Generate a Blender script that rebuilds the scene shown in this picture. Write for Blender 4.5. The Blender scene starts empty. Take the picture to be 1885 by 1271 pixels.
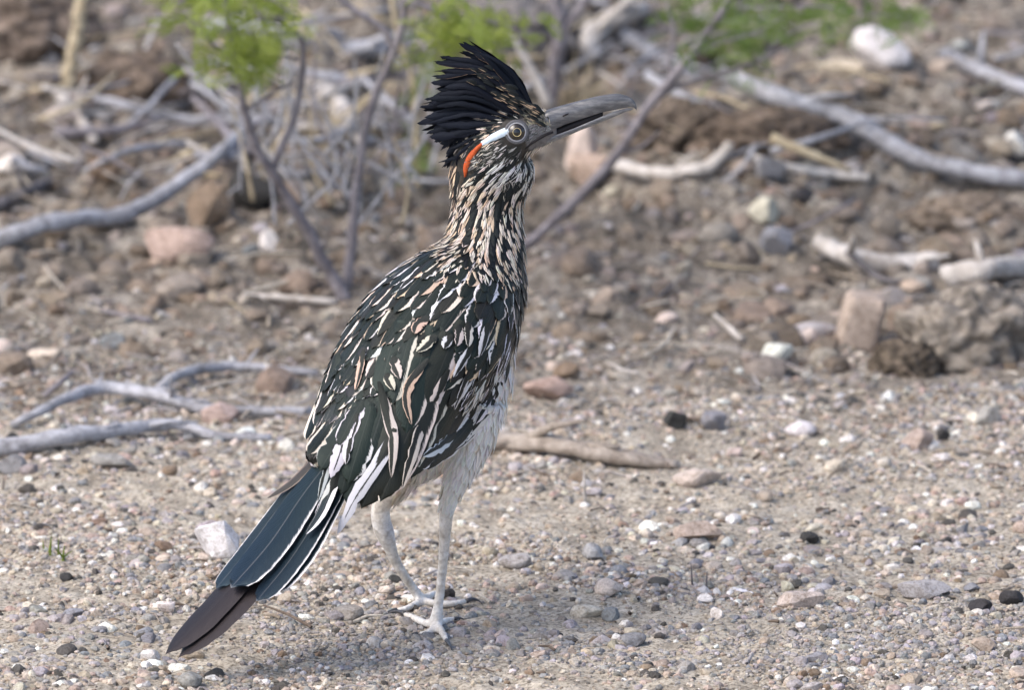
import bpy, bmesh, math, random
import numpy as np
from mathutils import Vector, Matrix, noise
from mathutils.bvhtree import BVHTree

random.seed(7)
RNG = np.random.default_rng(7)
scene = bpy.context.scene
COL = scene.collection
R = math.radians

# ------------------------------------------------------------------ camera
K = 0.28e-3                     # metres per photograph pixel at the bird's distance
DIST, PITCH = 6.0, R(14.0)
LENS = 36.0 * DIST / (1885 * K)
cam_d = bpy.data.cameras.new('camera')
cam = bpy.data.objects.new('camera', cam_d)
COL.objects.link(cam)
cam_d.sensor_width = 36.0
cam_d.lens = LENS
cam_d.clip_start = 0.1
cam_d.clip_end = 500.0
FWD = Vector((0, math.cos(PITCH), -math.sin(PITCH)))
UPV = Vector((0, math.sin(PITCH), math.cos(PITCH)))
ZC = (1160 - 635.5) * K / math.cos(PITCH)
CAM = Vector((0, 0, ZC)) - FWD * DIST
cam.location = CAM
cam.rotation_euler = (math.pi / 2 - PITCH, 0, 0)
cam_d.dof.use_dof = True
cam_d.dof.focus_distance = DIST - 0.01
cam_d.dof.aperture_fstop = 11.0
cam_d.dof.aperture_blades = 7
scene.camera = cam

# ------------------------------------------------------------------ sky, sun, exposure
SUN_TO = Vector((-0.72, -0.42, 0.95)).normalized()
world = bpy.data.worlds.new('World')
scene.world = world
world.use_nodes = True
wn = world.node_tree
for n in list(wn.nodes):
    wn.nodes.remove(n)
sky = wn.nodes.new('ShaderNodeTexSky')
sky.sky_type = 'NISHITA'
sky.sun_disc = False
sky.sun_elevation = math.asin(SUN_TO.z)
sky.sun_rotation = math.atan2(SUN_TO.x, SUN_TO.y)
sky.dust_density = 3.0
sky.air_density = 0.8
bg = wn.nodes.new('ShaderNodeBackground')
bg.inputs['Strength'].default_value = 0.15
wo = wn.nodes.new('ShaderNodeOutputWorld')
wn.links.new(sky.outputs[0], bg.inputs[0])
wn.links.new(bg.outputs[0], wo.inputs[0])
sun_d = bpy.data.lights.new('sun', 'SUN')
sun_d.energy = 1.0
sun_d.angle = R(40)
sun_d.color = (1.0, 0.965, 0.915)
sun = bpy.data.objects.new('sun', sun_d)
COL.objects.link(sun)
sun.rotation_euler = (-SUN_TO).to_track_quat('-Z', 'Y').to_euler()
vs = scene.view_settings
vs.view_transform = 'Standard'
vs.look = 'None'
vs.exposure = 0.96
vs.gamma = 1.0
vs.use_curve_mapping = False

# ------------------------------------------------------------------ pixel helpers
def ray(px, py):
    s = 36.0 / 1885 / LENS
    return (FWD + Vector((1, 0, 0)) * ((px - 942.5) * s) + UPV * (-(py - 635.5) * s)).normalized()

def W(px, py, dep=0.0):
    """point on the photograph's ray at depth dep (in bird pixels, + is away)"""
    d = ray(px, py)
    t = (dep * K - CAM.y) / d.y
    return CAM + d * t

def Wy(px, py, y):
    d = ray(px, py)
    return CAM + d * ((y - CAM.y) / d.y)

def sstep(a, b, x):
    t = min(1.0, max(0.0, (x - a) / (b - a)))
    return t * t * (3 - 2 * t)

# ------------------------------------------------------------------ terrain
def npnoise_factory(seed):
    rg = np.random.default_rng(seed)
    tab = rg.random((256, 256))
    def f(x, y):
        xi = np.floor(x).astype(int); yi = np.floor(y).astype(int)
        fx = x - xi; fy = y - yi
        fx = fx * fx * (3 - 2 * fx); fy = fy * fy * (3 - 2 * fy)
        a = tab[xi % 256, yi % 256]; b = tab[(xi + 1) % 256, yi % 256]
        c = tab[xi % 256, (yi + 1) % 256]; d = tab[(xi + 1) % 256, (yi + 1) % 256]
        return (a * (1 - fx) + b * fx) * (1 - fy) + (c * (1 - fx) + d * fx) * fy - 0.5
    return f
N1, N2, N3, N4, N5 = [npnoise_factory(s) for s in (1, 2, 3, 4, 5)]

def npstep(a, b, x):
    t = np.clip((x - a) / (b - a), 0, 1)
    return t * t * (3 - 2 * t)

def hgt(x, y):
    x = np.asarray(x, dtype=float); y = np.asarray(y, dtype=float)
    edge = 0.56 + 0.10 * N1(x * 3.0 + 7.3, x * 0 + 2.2)
    back = npstep(edge - 0.12, edge + 0.35, y)
    ramp = np.where(y > edge, np.minimum(y - edge, 2.5), 0) * 0.10
    far = npstep(2.0, 6.0, y) + npstep(1.5, 6, np.abs(x))
    h = ramp
    h = h + N1(x * 6 + 3, y * 6) * (0.004 + 0.022 * back)
    h = h + N2(x * 17, y * 17 + 5) * (0.0035 + 0.030 * back)
    h = h + N3(x * 48 + 9, y * 48) * (0.0028 + 0.0165 * back)
    h = h + N4(x * 130, y * 130) * (0.0021 + 0.0060 * back)
    h = h + N5(x * 330, y * 330) * (0.0012 + 0.0012 * back)
    h = h + N1(x * 0.7 + 30, y * 0.7) * 0.25 * np.clip(far, 0, 1)
    near = np.exp(-((x + 0.04) ** 2 + (y - 0.03) ** 2) / (2 * 0.06 ** 2))
    return h * (1 - 0.85 * near)

def h1(x, y):
    return float(hgt(x, y))

def G(px, py, up=0.0):
    """point where the photograph's ray meets the ground (raised by up)"""
    lo, hi = -1.5, 4.0
    for _ in range(19):
        m = (lo + hi) / 2
        p = Wy(px, py, m)
        if p.z - up - h1(p.x, p.y) > 0:
            lo = m
        else:
            hi = m
    p = Wy(px, py, lo)
    return p

# ------------------------------------------------------------------ node helpers
def mat_new(name):
    m = bpy.data.materials.new(name)
    m.use_nodes = True
    nt = m.node_tree
    bs = nt.nodes['Principled BSDF']
    return m, nt, bs

def nd(nt, typ, **kw):
    n = nt.nodes.new(typ)
    for k, v in kw.items():
        setattr(n, k, v)
    return n

def setin(nt, sock, v):
    if hasattr(v, 'links') or isinstance(v, bpy.types.NodeSocket):
        nt.links.new(v, sock)
    else:
        sock.default_value = v

def mth(nt, op, a, b=0.0, c=0.0, clamp=False):
    n = nd(nt, 'ShaderNodeMath', operation=op)
    n.use_clamp = clamp
    setin(nt, n.inputs[0], a); setin(nt, n.inputs[1], b); setin(nt, n.inputs[2], c)
    return n.outputs[0]

def mixc(nt, fac, a, b, typ='MIX'):
    n = nd(nt, 'ShaderNodeMix', data_type='RGBA', blend_type=typ)
    setin(nt, n.inputs[0], fac)
    for s, v in ((n.inputs[6], a), (n.inputs[7], b)):
        if isinstance(v, tuple) and len(v) == 3:
            v = (*v, 1)
        setin(nt, s, v)
    return n.outputs[2]

def sst(nt, a, b, x):
    n = nd(nt, 'ShaderNodeMapRange', interpolation_type='SMOOTHSTEP')
    setin(nt, n.inputs['Value'], x)
    setin(nt, n.inputs['From Min'], a); setin(nt, n.inputs['From Max'], b)
    return n.outputs['Result']

def attr(nt, name):
    return nd(nt, 'ShaderNodeAttribute', attribute_name=name)

def noise_tex(nt, vec, scale, detail=4, rough=0.55):
    n = nd(nt, 'ShaderNodeTexNoise')
    if vec is not None:
        nt.links.new(vec, n.inputs['Vector'])
    n.inputs['Scale'].default_value = scale
    n.inputs['Detail'].default_value = detail
    n.inputs['Roughness'].default_value = rough
    return n

def bump(nt, height, strength, dist):
    b = nd(nt, 'ShaderNodeBump')
    b.inputs['Strength'].default_value = strength
    b.inputs['Distance'].default_value = dist
    nt.links.new(height, b.inputs['Height'])
    return b.outputs[0]

def ramp(nt, fac, stops):
    r = nd(nt, 'ShaderNodeValToRGB')
    els = r.color_ramp.elements
    while len(els) < len(stops):
        els.new(0.5)
    for e, (p, c) in zip(els, stops):
        e.position = p; e.color = (*c, 1)
    nt.links.new(fac, r.inputs[0])
    return r.outputs[0]

# ------------------------------------------------------------------ object helpers
def link_mesh(name, me, parent=None, mat=None):
    o = bpy.data.objects.new(name, me)
    COL.objects.link(o)
    if parent is not None:
        o.parent = parent
        o.matrix_parent_inverse = Matrix.Translation(-parent.location) if parent.type == 'EMPTY' else Matrix()
    if mat is not None:
        if len(me.materials) == 0:
            me.materials.append(mat)
    return o

def tag(o, label, cat, group=None, kind=None):
    if label: o['label'] = label
    if cat: o['category'] = cat
    if group: o['group'] = group
    if kind: o['kind'] = kind
    return o

def empty(name, loc):
    o = bpy.data.objects.new(name, None)
    COL.objects.link(o)
    o.location = loc
    o.empty_display_size = 0.02
    return o

def py_mesh(name, V, F, smooth=True, point=None, fcol=None):
    me = bpy.data.meshes.new(name)
    me.from_pydata([tuple(v) for v in V], [], F)
    if smooth:
        me.polygons.foreach_set('use_smooth', [True] * len(me.polygons))
    if point:
        for an, (typ, data) in point.items():
            a = me.attributes.new(an, typ, 'POINT')
            key = 'color' if typ == 'FLOAT_COLOR' else ('vector' if typ == 'FLOAT_VECTOR' else 'value')
            a.data.foreach_set(key, np.asarray(data, dtype=np.float32).ravel())
    me.update()
    return me

def np_mesh(name, V, T, smooth=False, col=None):
    """fast triangle mesh from arrays; col is per-vertex RGB"""
    me = bpy.data.meshes.new(name)
    nv, ntr = len(V), len(T)
    me.vertices.add(nv); me.vertices.foreach_set('co', V.astype(np.float32).ravel())
    me.loops.add(ntr * 3); me.loops.foreach_set('vertex_index', T.astype(np.int32).ravel())
    me.polygons.add(ntr)
    me.polygons.foreach_set('loop_start', np.arange(0, ntr * 3, 3, dtype=np.int32))
    me.polygons.foreach_set('loop_total', np.full(ntr, 3, dtype=np.int32))
    me.polygons.foreach_set('use_smooth', np.full(ntr, smooth, dtype=bool))
    if col is not None:
        a = me.attributes.new('col', 'FLOAT_COLOR', 'POINT')
        a.data.foreach_set('color', np.concatenate([col, np.ones((nv, 1))], 1).astype(np.float32).ravel())
    me.update(calc_edges=True)
    me.validate()
    return me

def catmull(pts, n):
    """pts: list of tuples (any dim) -> n samples, Catmull-Rom"""
    P = np.array(pts, dtype=float)
    m = len(P)
    if m == 2:
        t = np.linspace(0, 1, n)[:, None]
        return P[0] * (1 - t) + P[1] * t
    ext = np.vstack([2 * P[0] - P[1], P, 2 * P[-1] - P[-2]])
    out = []
    for u in np.linspace(0, m - 1, n):
        i = min(int(u), m - 2); t = u - i
        a, b, c, d = ext[i], ext[i + 1], ext[i + 2], ext[i + 3]
        out.append(0.5 * ((2 * b) + (-a + c) * t + (2 * a - 5 * b + 4 * c - d) * t * t + (-a + 3 * b - 3 * c + d) * t ** 3))
    return np.array(out)

def tube(V, F, pts, rad, nseg=10, wob=0.0, seed=0, cap=True, flat=1.0):
    """append a tapered tube through pts (Vectors) with radii rad"""
    base = len(V)
    n = len(pts)
    ref = Vector((0.13, -0.31, 0.94)).normalized()
    for i in range(n):
        t = (pts[min(i + 1, n - 1)] - pts[max(i - 1, 0)]).normalized()
        a = t.cross(ref)
        if a.length < 1e-3:
            a = t.cross(Vector((1, 0, 0)))
        a.normalize(); b = a.cross(t).normalized()
        for j in range(nseg):
            th = 2 * math.pi * j / nseg
            r = rad[i]
            if wob:
                q = pts[i] / max(rad[i], 1e-4) * 0.35 + Vector((math.cos(th), math.sin(th), seed * 3.1))
                r *= 1 + wob * noise.noise(q)
            V.append(pts[i] + a * (math.cos(th) * r) + b * (math.sin(th) * r * flat))
    for i in range(n - 1):
        for j in range(nseg):
            j2 = (j + 1) % nseg
            F.append((base + i * nseg + j, base + i * nseg + j2, base + (i + 1) * nseg + j2, base + (i + 1) * nseg + j))
    if cap:
        F.append(tuple(base + j for j in range(nseg))[::-1])
        F.append(tuple(base + (n - 1) * nseg + j for j in range(nseg)))

# ------------------------------------------------------------------ materials
def m_ground():
    m, nt, bs = mat_new('soil')
    geo = nd(nt, 'ShaderNodeNewGeometry')
    pos = geo.outputs['Position']
    big = noise_tex(nt, pos, 5.0, 5, 0.6)
    mid = noise_tex(nt, pos, 38.0, 6, 0.65)
    fine = noise_tex(nt, pos, 420.0, 5, 0.7)
    sep = nd(nt, 'ShaderNodeSeparateXYZ'); nt.links.new(pos, sep.inputs[0])
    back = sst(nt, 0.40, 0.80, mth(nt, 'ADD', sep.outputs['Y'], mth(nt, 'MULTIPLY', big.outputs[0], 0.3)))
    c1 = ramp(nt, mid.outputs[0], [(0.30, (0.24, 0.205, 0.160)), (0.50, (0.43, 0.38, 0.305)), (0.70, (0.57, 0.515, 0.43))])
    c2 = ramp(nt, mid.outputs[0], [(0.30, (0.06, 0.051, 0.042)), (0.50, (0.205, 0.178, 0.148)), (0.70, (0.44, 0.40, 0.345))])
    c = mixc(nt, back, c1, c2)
    sp = ramp(nt, fine.outputs[0], [(0.36, (0.34, 0.32, 0.30)), (0.52, (1, 1, 1)), (0.68, (1.3, 1.28, 1.26))])
    c = mixc(nt, 1.0, c, sp, 'MULTIPLY')
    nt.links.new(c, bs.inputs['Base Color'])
    bs.inputs['Roughness'].default_value = 0.95
    bs.inputs['Specular IOR Level'].default_value = 0.15
    hsum = mth(nt, 'ADD', mth(nt, 'MULTIPLY', fine.outputs[0], 0.35), mid.outputs[0])
    nt.links.new(bump(nt, hsum, 0.9, 0.0025), bs.inputs['Normal'])
    return m

def m_stone(name='stone', scale=220.0):
    m, nt, bs = mat_new(name)
    tc = nd(nt, 'ShaderNodeNewGeometry')
    a = attr(nt, 'col')
    n = noise_tex(nt, tc.outputs['Position'], scale, 6, 0.7)
    n2 = noise_tex(nt, tc.outputs['Position'], scale * 4, 4, 0.7)
    f = ramp(nt, n.outputs[0], [(0.32, (0.62, 0.58, 0.54)), (0.52, (1, 1, 1)), (0.72, (1.22, 1.2, 1.18))])
    c = mixc(nt, 1.0, a.outputs['Color'], f, 'MULTIPLY')
    f2 = ramp(nt, n2.outputs[0], [(0.38, (0.75, 0.73, 0.7)), (0.55, (1, 1, 1))])
    c = mixc(nt, 0.8, c, f2, 'MULTIPLY')
    nt.links.new(c, bs.inputs['Base Color'])
    bs.inputs['Roughness'].default_value = 0.85
    bs.inputs['Specular IOR Level'].default_value = 0.25
    nt.links.new(bump(nt, n.outputs[0], 0.7, 0.0012), bs.inputs['Normal'])
    return m

def m_bark(name, dark, light, scale=160.0):
    m, nt, bs = mat_new(name)
    geo = nd(nt, 'ShaderNodeNewGeometry')
    n = noise_tex(nt, geo.outputs['Position'], scale, 6, 0.7)
    n2 = noise_tex(nt, geo.outputs['Position'], scale * 0.2, 3, 0.6)
    mix = mth(nt, 'ADD', mth(nt, 'MULTIPLY', n.outputs[0], 0.6), mth(nt, 'MULTIPLY', n2.outputs[0], 0.4))
    c = ramp(nt, mix, [(0.36, dark), (0.62, light)])
    nt.links.new(c, bs.inputs['Base Color'])
    bs.inputs['Roughness'].default_value = 0.8
    bs.inputs['Specular IOR Level'].default_value = 0.25
    nt.links.new(bump(nt, n.outputs[0], 0.8, 0.0015), bs.inputs['Normal'])
    return m

def m_leaf(name, c1, c2):
    m, nt, bs = mat_new(name)
    oi = nd(nt, 'ShaderNodeObjectInfo')
    geo = nd(nt, 'ShaderNodeNewGeometry')
    n = noise_tex(nt, geo.outputs['Position'], 300.0, 2, 0.5)
    f = mth(nt, 'ADD', mth(nt, 'MULTIPLY', oi.outputs['Random'], 0.6), mth(nt, 'MULTIPLY', n.outputs[0], 0.4))
    c = mixc(nt, f, c1, c2)
    nt.links.new(c, bs.inputs['Base Color'])
    bs.inputs['Roughness'].default_value = 0.55
    tr = nd(nt, 'ShaderNodeBsdfTranslucent')
    nt.links.new(c, tr.inputs[0])
    mx = nd(nt, 'ShaderNodeMixShader'); mx.inputs[0].default_value = 0.45
    out = nt.nodes['Material Output']
    nt.links.new(bs.outputs[0], mx.inputs[1]); nt.links.new(tr.outputs[0], mx.inputs[2])
    nt.links.new(mx.outputs[0], out.inputs[0])
    return m

def m_feather(name='feather', spec=0.30, tint=(0.80, 0.93, 0.88), rough=0.44):
    m, nt, bs = mat_new(name)
    fuv = attr(nt, 'fuv'); ep = attr(nt, 'ep'); cb = attr(nt, 'cb'); ce = attr(nt, 'ce')
    s = nd(nt, 'ShaderNodeSeparateXYZ'); nt.links.new(fuv.outputs['Vector'], s.inputs[0])
    u, v, rnd = s.outputs
    e = nd(nt, 'ShaderNodeSeparateXYZ'); nt.links.new(ep.outputs['Vector'], e.inputs[0])
    eR, eL, eT = e.outputs
    au = mth(nt, 'ABSOLUTE', u)
    # barb coordinate: barbs sweep outwards and towards the tip
    w = mth(nt, 'SUBTRACT', v, mth(nt, 'MULTIPLY', au, 0.22))
    side = mth(nt, 'GREATER_THAN', u, 0.0)
    cv = nd(nt, 'ShaderNodeCombineXYZ')
    nt.links.new(mth(nt, 'ADD', mth(nt, 'MULTIPLY', rnd, 91.0), mth(nt, 'MULTIPLY', side, 7.7)), cv.inputs[0])
    nt.links.new(w, cv.inputs[1])
    nt.links.new(mth(nt, 'MULTIPLY', au, 0.05), cv.inputs[2])
    streak = noise_tex(nt, cv.outputs[0], 48.0, 4, 0.8)
    cv2 = nd(nt, 'ShaderNodeCombineXYZ')
    nt.links.new(mth(nt, 'MULTIPLY', rnd, 37.0), cv2.inputs[0]); nt.links.new(w, cv2.inputs[1]); nt.links.new(u, cv2.inputs[2])
    blot = noise_tex(nt, cv2.outputs[0], 3.0, 2, 0.5)
    thr = mth(nt, 'ADD', mth(nt, 'MULTIPLY', eL, side), mth(nt, 'MULTIPLY', eR, mth(nt, 'SUBTRACT', 1.0, side)))
    grow = sst(nt, 0.10, 0.45, v)
    thr = mth(nt, 'MULTIPLY', thr, mth(nt, 'MULTIPLY', grow, mth(nt, 'ADD', 0.55, mth(nt, 'MULTIPLY', blot.outputs[0], 0.9))))
    jit = mth(nt, 'MULTIPLY', mth(nt, 'SUBTRACT', streak.outputs[0], 0.5), mth(nt, 'MULTIPLY', 0.62, mth(nt, 'SUBTRACT', 1.0, mth(nt, 'MULTIPLY', ce.outputs['Alpha'], 1.9))))
    lim = mth(nt, 'SUBTRACT', 1.06, mth(nt, 'MULTIPLY', thr, 1.06))
    ms = sst(nt, mth(nt, 'SUBTRACT', lim, 0.07), mth(nt, 'ADD', lim, 0.07), mth(nt, 'ADD', au, mth(nt, 'MULTIPLY', jit, sst(nt, 0.0, 0.2, thr))))
    ms = mth(nt, 'MULTIPLY', ms, sst(nt, 0.01, 0.07, thr))
    limt = mth(nt, 'SUBTRACT', 1.05, eT)
    mt = sst(nt, mth(nt, 'SUBTRACT', limt, 0.03), mth(nt, 'ADD', limt, 0.03), mth(nt, 'ADD', v, mth(nt, 'MULTIPLY', jit, mth(nt, 'MULTIPLY', 0.35, sst(nt, 0.0, 0.1, eT)))))
    mask = mth(nt, 'MAXIMUM', ms, mt, clamp=True)
    val = mth(nt, 'ADD', 0.55, mth(nt, 'MULTIPLY', streak.outputs[0], 0.9))
    cbv = mixc(nt, 1.0, cb.outputs['Color'], val, 'MULTIPLY')
    cev = mixc(nt, 1.0, ce.outputs['Color'], mth(nt, 'ADD', 0.72, mth(nt, 'MULTIPLY', streak.outputs[0], 0.55)), 'MULTIPLY')
    c = mixc(nt, mask, cbv, cev)
    # shaft
    sh = mth(nt, 'MULTIPLY', mth(nt, 'SUBTRACT', 1.0, sst(nt, 0.015, 0.05, au)), mth(nt, 'MULTIPLY', ce.outputs['Alpha'], 0.5))
    c = mixc(nt, sh, c, mixc(nt, 0.5, cev, (0.12, 0.11, 0.10)))
    nt.links.new(c, bs.inputs['Base Color'])
    rg = mth(nt, 'ADD', rough, mth(nt, 'MULTIPLY', mask, 0.35))
    nt.links.new(rg, bs.inputs['Roughness'])
    bs.inputs['Specular IOR Level'].default_value = spec
    bs.inputs['Sheen Weight'].default_value = 0.0
    bs.inputs['Specular Tint'].default_value = (*tint, 1)
    bs.inputs['Sheen Roughness'].default_value = 0.4
    nt.links.new(bump(nt, streak.outputs[0], 0.45, 0.0006), bs.inputs['Normal'])
    return m

def m_plain(name, col, rough=0.5, spec=0.5, nscale=None, namp=0.25, bumpd=0.0):
    m, nt, bs = mat_new(name)
    bs.inputs['Roughness'].default_value = rough
    bs.inputs['Specular IOR Level'].default_value = spec
    if nscale:
        geo = nd(nt, 'ShaderNodeNewGeometry')
        n = noise_tex(nt, geo.outputs['Position'], nscale, 5, 0.65)
        lo = tuple(c * (1 - namp) for c in col); hi = tuple(min(1, c * (1 + namp)) for c in col)
        c = ramp(nt, n.outputs[0], [(0.3, lo), (0.7, hi)])
        nt.links.new(c, bs.inputs['Base Color'])
        if bumpd:
            nt.links.new(bump(nt, n.outputs[0], 0.6, bumpd), bs.inputs['Normal'])
    else:
        bs.inputs['Base Color'].default_value = (*col, 1)
    return m

def m_body():
    m, nt, bs = mat_new('bird_skin')
    geo = nd(nt, 'ShaderNodeNewGeometry')
    a = attr(nt, 'col')
    vor = nd(nt, 'ShaderNodeTexVoronoi'); vor.inputs['Scale'].default_value = 420.0
    nt.links.new(geo.outputs['Position'], vor.inputs['Vector'])
    n = noise_tex(nt, geo.outputs['Position'], 260.0, 5, 0.7)
    f = ramp(nt, n.outputs[0], [(0.3, (0.72, 0.70, 0.68)), (0.6, (1.08, 1.08, 1.08))])
    c = mixc(nt, 1.0, a.outputs['Color'], f, 'MULTIPLY')
    n3 = noise_tex(nt, geo.outputs['Position'], 75.0, 4, 0.6)
    c = mixc(nt, 1.0, c, ramp(nt, n3.outputs[0], [(0.35, (0.82, 0.78, 0.72)), (0.58, (1.05, 1.05, 1.05))]), 'MULTIPLY')
    vd = ramp(nt, vor.outputs['Distance'], [(0.0, (1.08, 1.08, 1.08)), (0.55, (1.0, 1.0, 1.0)), (0.85, (0.76, 0.74, 0.72))])
    c = mixc(nt, 0.9, c, vd, 'MULTIPLY')
    nt.links.new(c, bs.inputs['Base Color'])
    bs.inputs['Roughness'].default_value = 0.6
    wv = nd(nt, 'ShaderNodeTexWave', wave_type='BANDS', bands_direction='Z', wave_profile='SAW')
    wv.inputs['Scale'].default_value = 95.0
    wv.inputs['Distortion'].default_value = 1.6
    wv.inputs['Detail Scale'].default_value = 3.0
    nt.links.new(geo.outputs['Position'], wv.inputs['Vector'])
    hh = mth(nt, 'ADD', mth(nt, 'ADD', mth(nt, 'MULTIPLY', vor.outputs['Distance'], 0.5), mth(nt, 'MULTIPLY', n.outputs[0], 0.8)), mth(nt, 'MULTIPLY', wv.outputs['Fac'], 0.7))
    nt.links.new(bump(nt, hh, 0.6, 0.0009), bs.inputs['Normal'])
    return m

def m_beak(name='beak_horn', g=1.0):
    m, nt, bs = mat_new(name)
    geo = nd(nt, 'ShaderNodeNewGeometry')
    mp = nd(nt, 'ShaderNodeMapping'); mp.inputs['Scale'].default_value = (60.0, 300.0, 300.0)
    mp.inputs['Rotation'].default_value = (0, R(-18), 0)
    nt.links.new(geo.outputs['Position'], mp.inputs['Vector'])
    n = noise_tex(nt, mp.outputs[0], 1.6, 5, 0.6)
    n2 = noise_tex(nt, geo.outputs['Position'], 900.0, 3, 0.6)
    c = ramp(nt, n.outputs[0], [(0.30, (0.055 * g, 0.058 * g, 0.066 * g)), (0.50, (0.105 * g, 0.106 * g, 0.114 * g)), (0.72, (0.20 * g, 0.198 * g, 0.196 * g))])
    nt.links.new(c, bs.inputs['Base Color'])
    bs.inputs['Roughness'].default_value = 0.26
    bs.inputs['Specular IOR Level'].default_value = 0.5
    nt.links.new(bump(nt, n2.outputs[0], 0.15, 0.0004), bs.inputs['Normal'])
    return m

M = dict(
    ground=m_ground(), stone=m_stone(), feather=m_feather(), feather_black=m_feather('feather_black', 0.16, (0.7, 0.8, 1.0)), feather_bronze=m_feather('feather_bronze', 0.30, (1.0, 0.9, 0.95), 0.42), feather_tail=m_feather('feather_tail', 0.32, (0.66, 0.88, 1.0), 0.36), body=m_body(),
    bark_grey=m_bark('bark_grey', (0.15, 0.145, 0.15), (0.50, 0.50, 0.53)),
    bark_pale=m_bark('bark_pale', (0.30, 0.26, 0.22), (0.68, 0.64, 0.60)),
    bark_slab=m_bark('bark_slab', (0.15, 0.12, 0.095), (0.47, 0.41, 0.35), 140.0),
    bark_dark=m_bark('bark_dark', (0.06, 0.055, 0.055), (0.20, 0.185, 0.19)),
    bark_twig=m_bark('bark_twig', (0.12, 0.105, 0.11), (0.30, 0.275, 0.29)),
    bark_straw=m_bark('bark_straw', (0.28, 0.22, 0.14), (0.55, 0.47, 0.33)),
    leaf=m_leaf('leaf_green', (0.17, 0.24, 0.03), (0.36, 0.41, 0.08)),
    leaf_dull=m_leaf('leaf_dull', (0.10, 0.17, 0.03), (0.20, 0.27, 0.06)),
    beak=m_beak(), beak_low=m_beak('beak_horn_pale', 1.4),
    mouth=m_plain('mouth_dark', (0.012, 0.010, 0.012), 0.6, 0.3, 500.0, 0.3),
    eyeball=m_plain('eye_brown', (0.022, 0.017, 0.013), 0.12, 0.7),
    iris=m_plain('iris_yellow', (0.62, 0.50, 0.26), 0.3, 0.5),
    pupil=m_plain('pupil_black', (0.003, 0.003, 0.003), 0.05, 0.8),
    lid=m_plain('eyelid_grey', (0.10, 0.10, 0.108), 0.6, 0.3, 900.0, 0.25, 0.0003),
    lid_pale=m_plain('eyelid_pale', (0.30, 0.305, 0.33), 0.6, 0.3, 900.0, 0.2),
    skin_blue=m_plain('skin_pale_blue', (0.58, 0.68, 0.76), 0.6, 0.3, 600.0, 0.15, 0.0004),
    skin_red=m_plain('skin_orange_red', (0.45, 0.08, 0.02), 0.6, 0.3, 700.0, 0.3, 0.0005),
    claw=m_plain('claw_horn', (0.05, 0.05, 0.055), 0.4, 0.5, 500.0, 0.3),
)
# ------------------------------------------------------------------ ground sheet
def axis(lo, hi, step, far, grow=1.22):
    a = list(np.arange(lo, hi, step))
    s, x = step, a[-1]
    while x < far:
        s *= grow; x += s; a.append(x)
    s, x = step, a[0]
    while x > -far:
        s *= grow; x -= s; a.insert(0, x)
    return np.array(a)
ax = axis(-0.40, 0.40, 0.0021, 70.0)
ay = axis(-0.26, 1.30, 0.0027, 90.0)
XX, YY = np.meshgrid(ax, ay)
ZZ = hgt(XX, YY)
nx, ny = len(ax), len(ay)
gv = np.stack([XX.ravel(), YY.ravel(), ZZ.ravel()], 1)
ii = (np.arange(ny - 1)[:, None] * nx + np.arange(nx - 1)[None, :]).ravel()
gt = np.concatenate([np.stack([ii, ii + 1, ii + nx + 1], 1), np.stack([ii, ii + nx + 1, ii + nx], 1)])
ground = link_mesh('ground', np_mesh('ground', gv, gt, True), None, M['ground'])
ground['kind'] = 'structure'

# ------------------------------------------------------------------ rocks
def ico(sub):
    bm = bmesh.new()
    bmesh.ops.create_icosphere(bm, subdivisions=sub, radius=1.0)
    bm.verts.ensure_lookup_table()
    v = np.array([x.co[:] for x in bm.verts]); f = np.array([[q.index for q in p.verts] for p in bm.faces])
    bm.free()
    return v, f

def rock(seed, sub, planes=9, lo=0.45, hi=0.85, bumpy=0.0):
    rg = np.random.default_rng(seed)
    v, f = ico(sub)
    v = v.copy()
    for _ in range(planes):
        n = rg.normal(size=3); n /= np.linalg.norm(n)
        d = rg.uniform(lo, hi)
        k = v @ n
        over = np.maximum(k - d, 0)
        v -= np.outer(over * 0.96, n)
    if bumpy:
        for i in range(len(v)):
            p = Vector(v[i]) * 2.3 + Vector((seed * 1.7, 0, 0))
            v[i] *= 1 + bumpy * (noise.noise(p) + 0.5 * noise.noise(p * 2.7) + 0.3 * noise.noise(p * 6))
    v -= (v.max(0) + v.min(0)) / 2
    v /= (v.max(0) - v.min(0)) / 2
    return v, f

PAL = {
    'white': (0.78, 0.755, 0.72), 'cream': (0.60, 0.53, 0.45), 'tan': (0.43, 0.355, 0.285), 'pink': (0.45, 0.345, 0.295),
    'grey': (0.30, 0.285, 0.275), 'blue-grey': (0.215, 0.225, 0.25), 'dark': (0.045, 0.044, 0.046), 'brown': (0.21, 0.145, 0.10),
    'lilac': (0.40, 0.375, 0.39),
}
def jitter(c, rg, a=0.14):
    f = 1 + rg.uniform(-a, a)
    return np.clip(np.array(c) * f * (1 + rg.uniform(-0.05, 0.05, 3)), 0.01, 0.9)

def rotz(a):
    c, s = math.cos(a), math.sin(a)
    return np.array([[c, -s, 0], [s, c, 0], [0, 0, 1]])

def rand_rot(rg):
    q = rg.normal(size=4); q /= np.linalg.norm(q)
    a, b, c, d = q
    return np.array([[a*a+b*b-c*c-d*d, 2*(b*c-a*d), 2*(b*d+a*c)], [2*(b*c+a*d), a*a-b*b+c*c-d*d, 2*(c*d-a*b)], [2*(b*d-a*c), 2*(c*d+a*b), a*a-b*b-c*c+d*d]])

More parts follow.
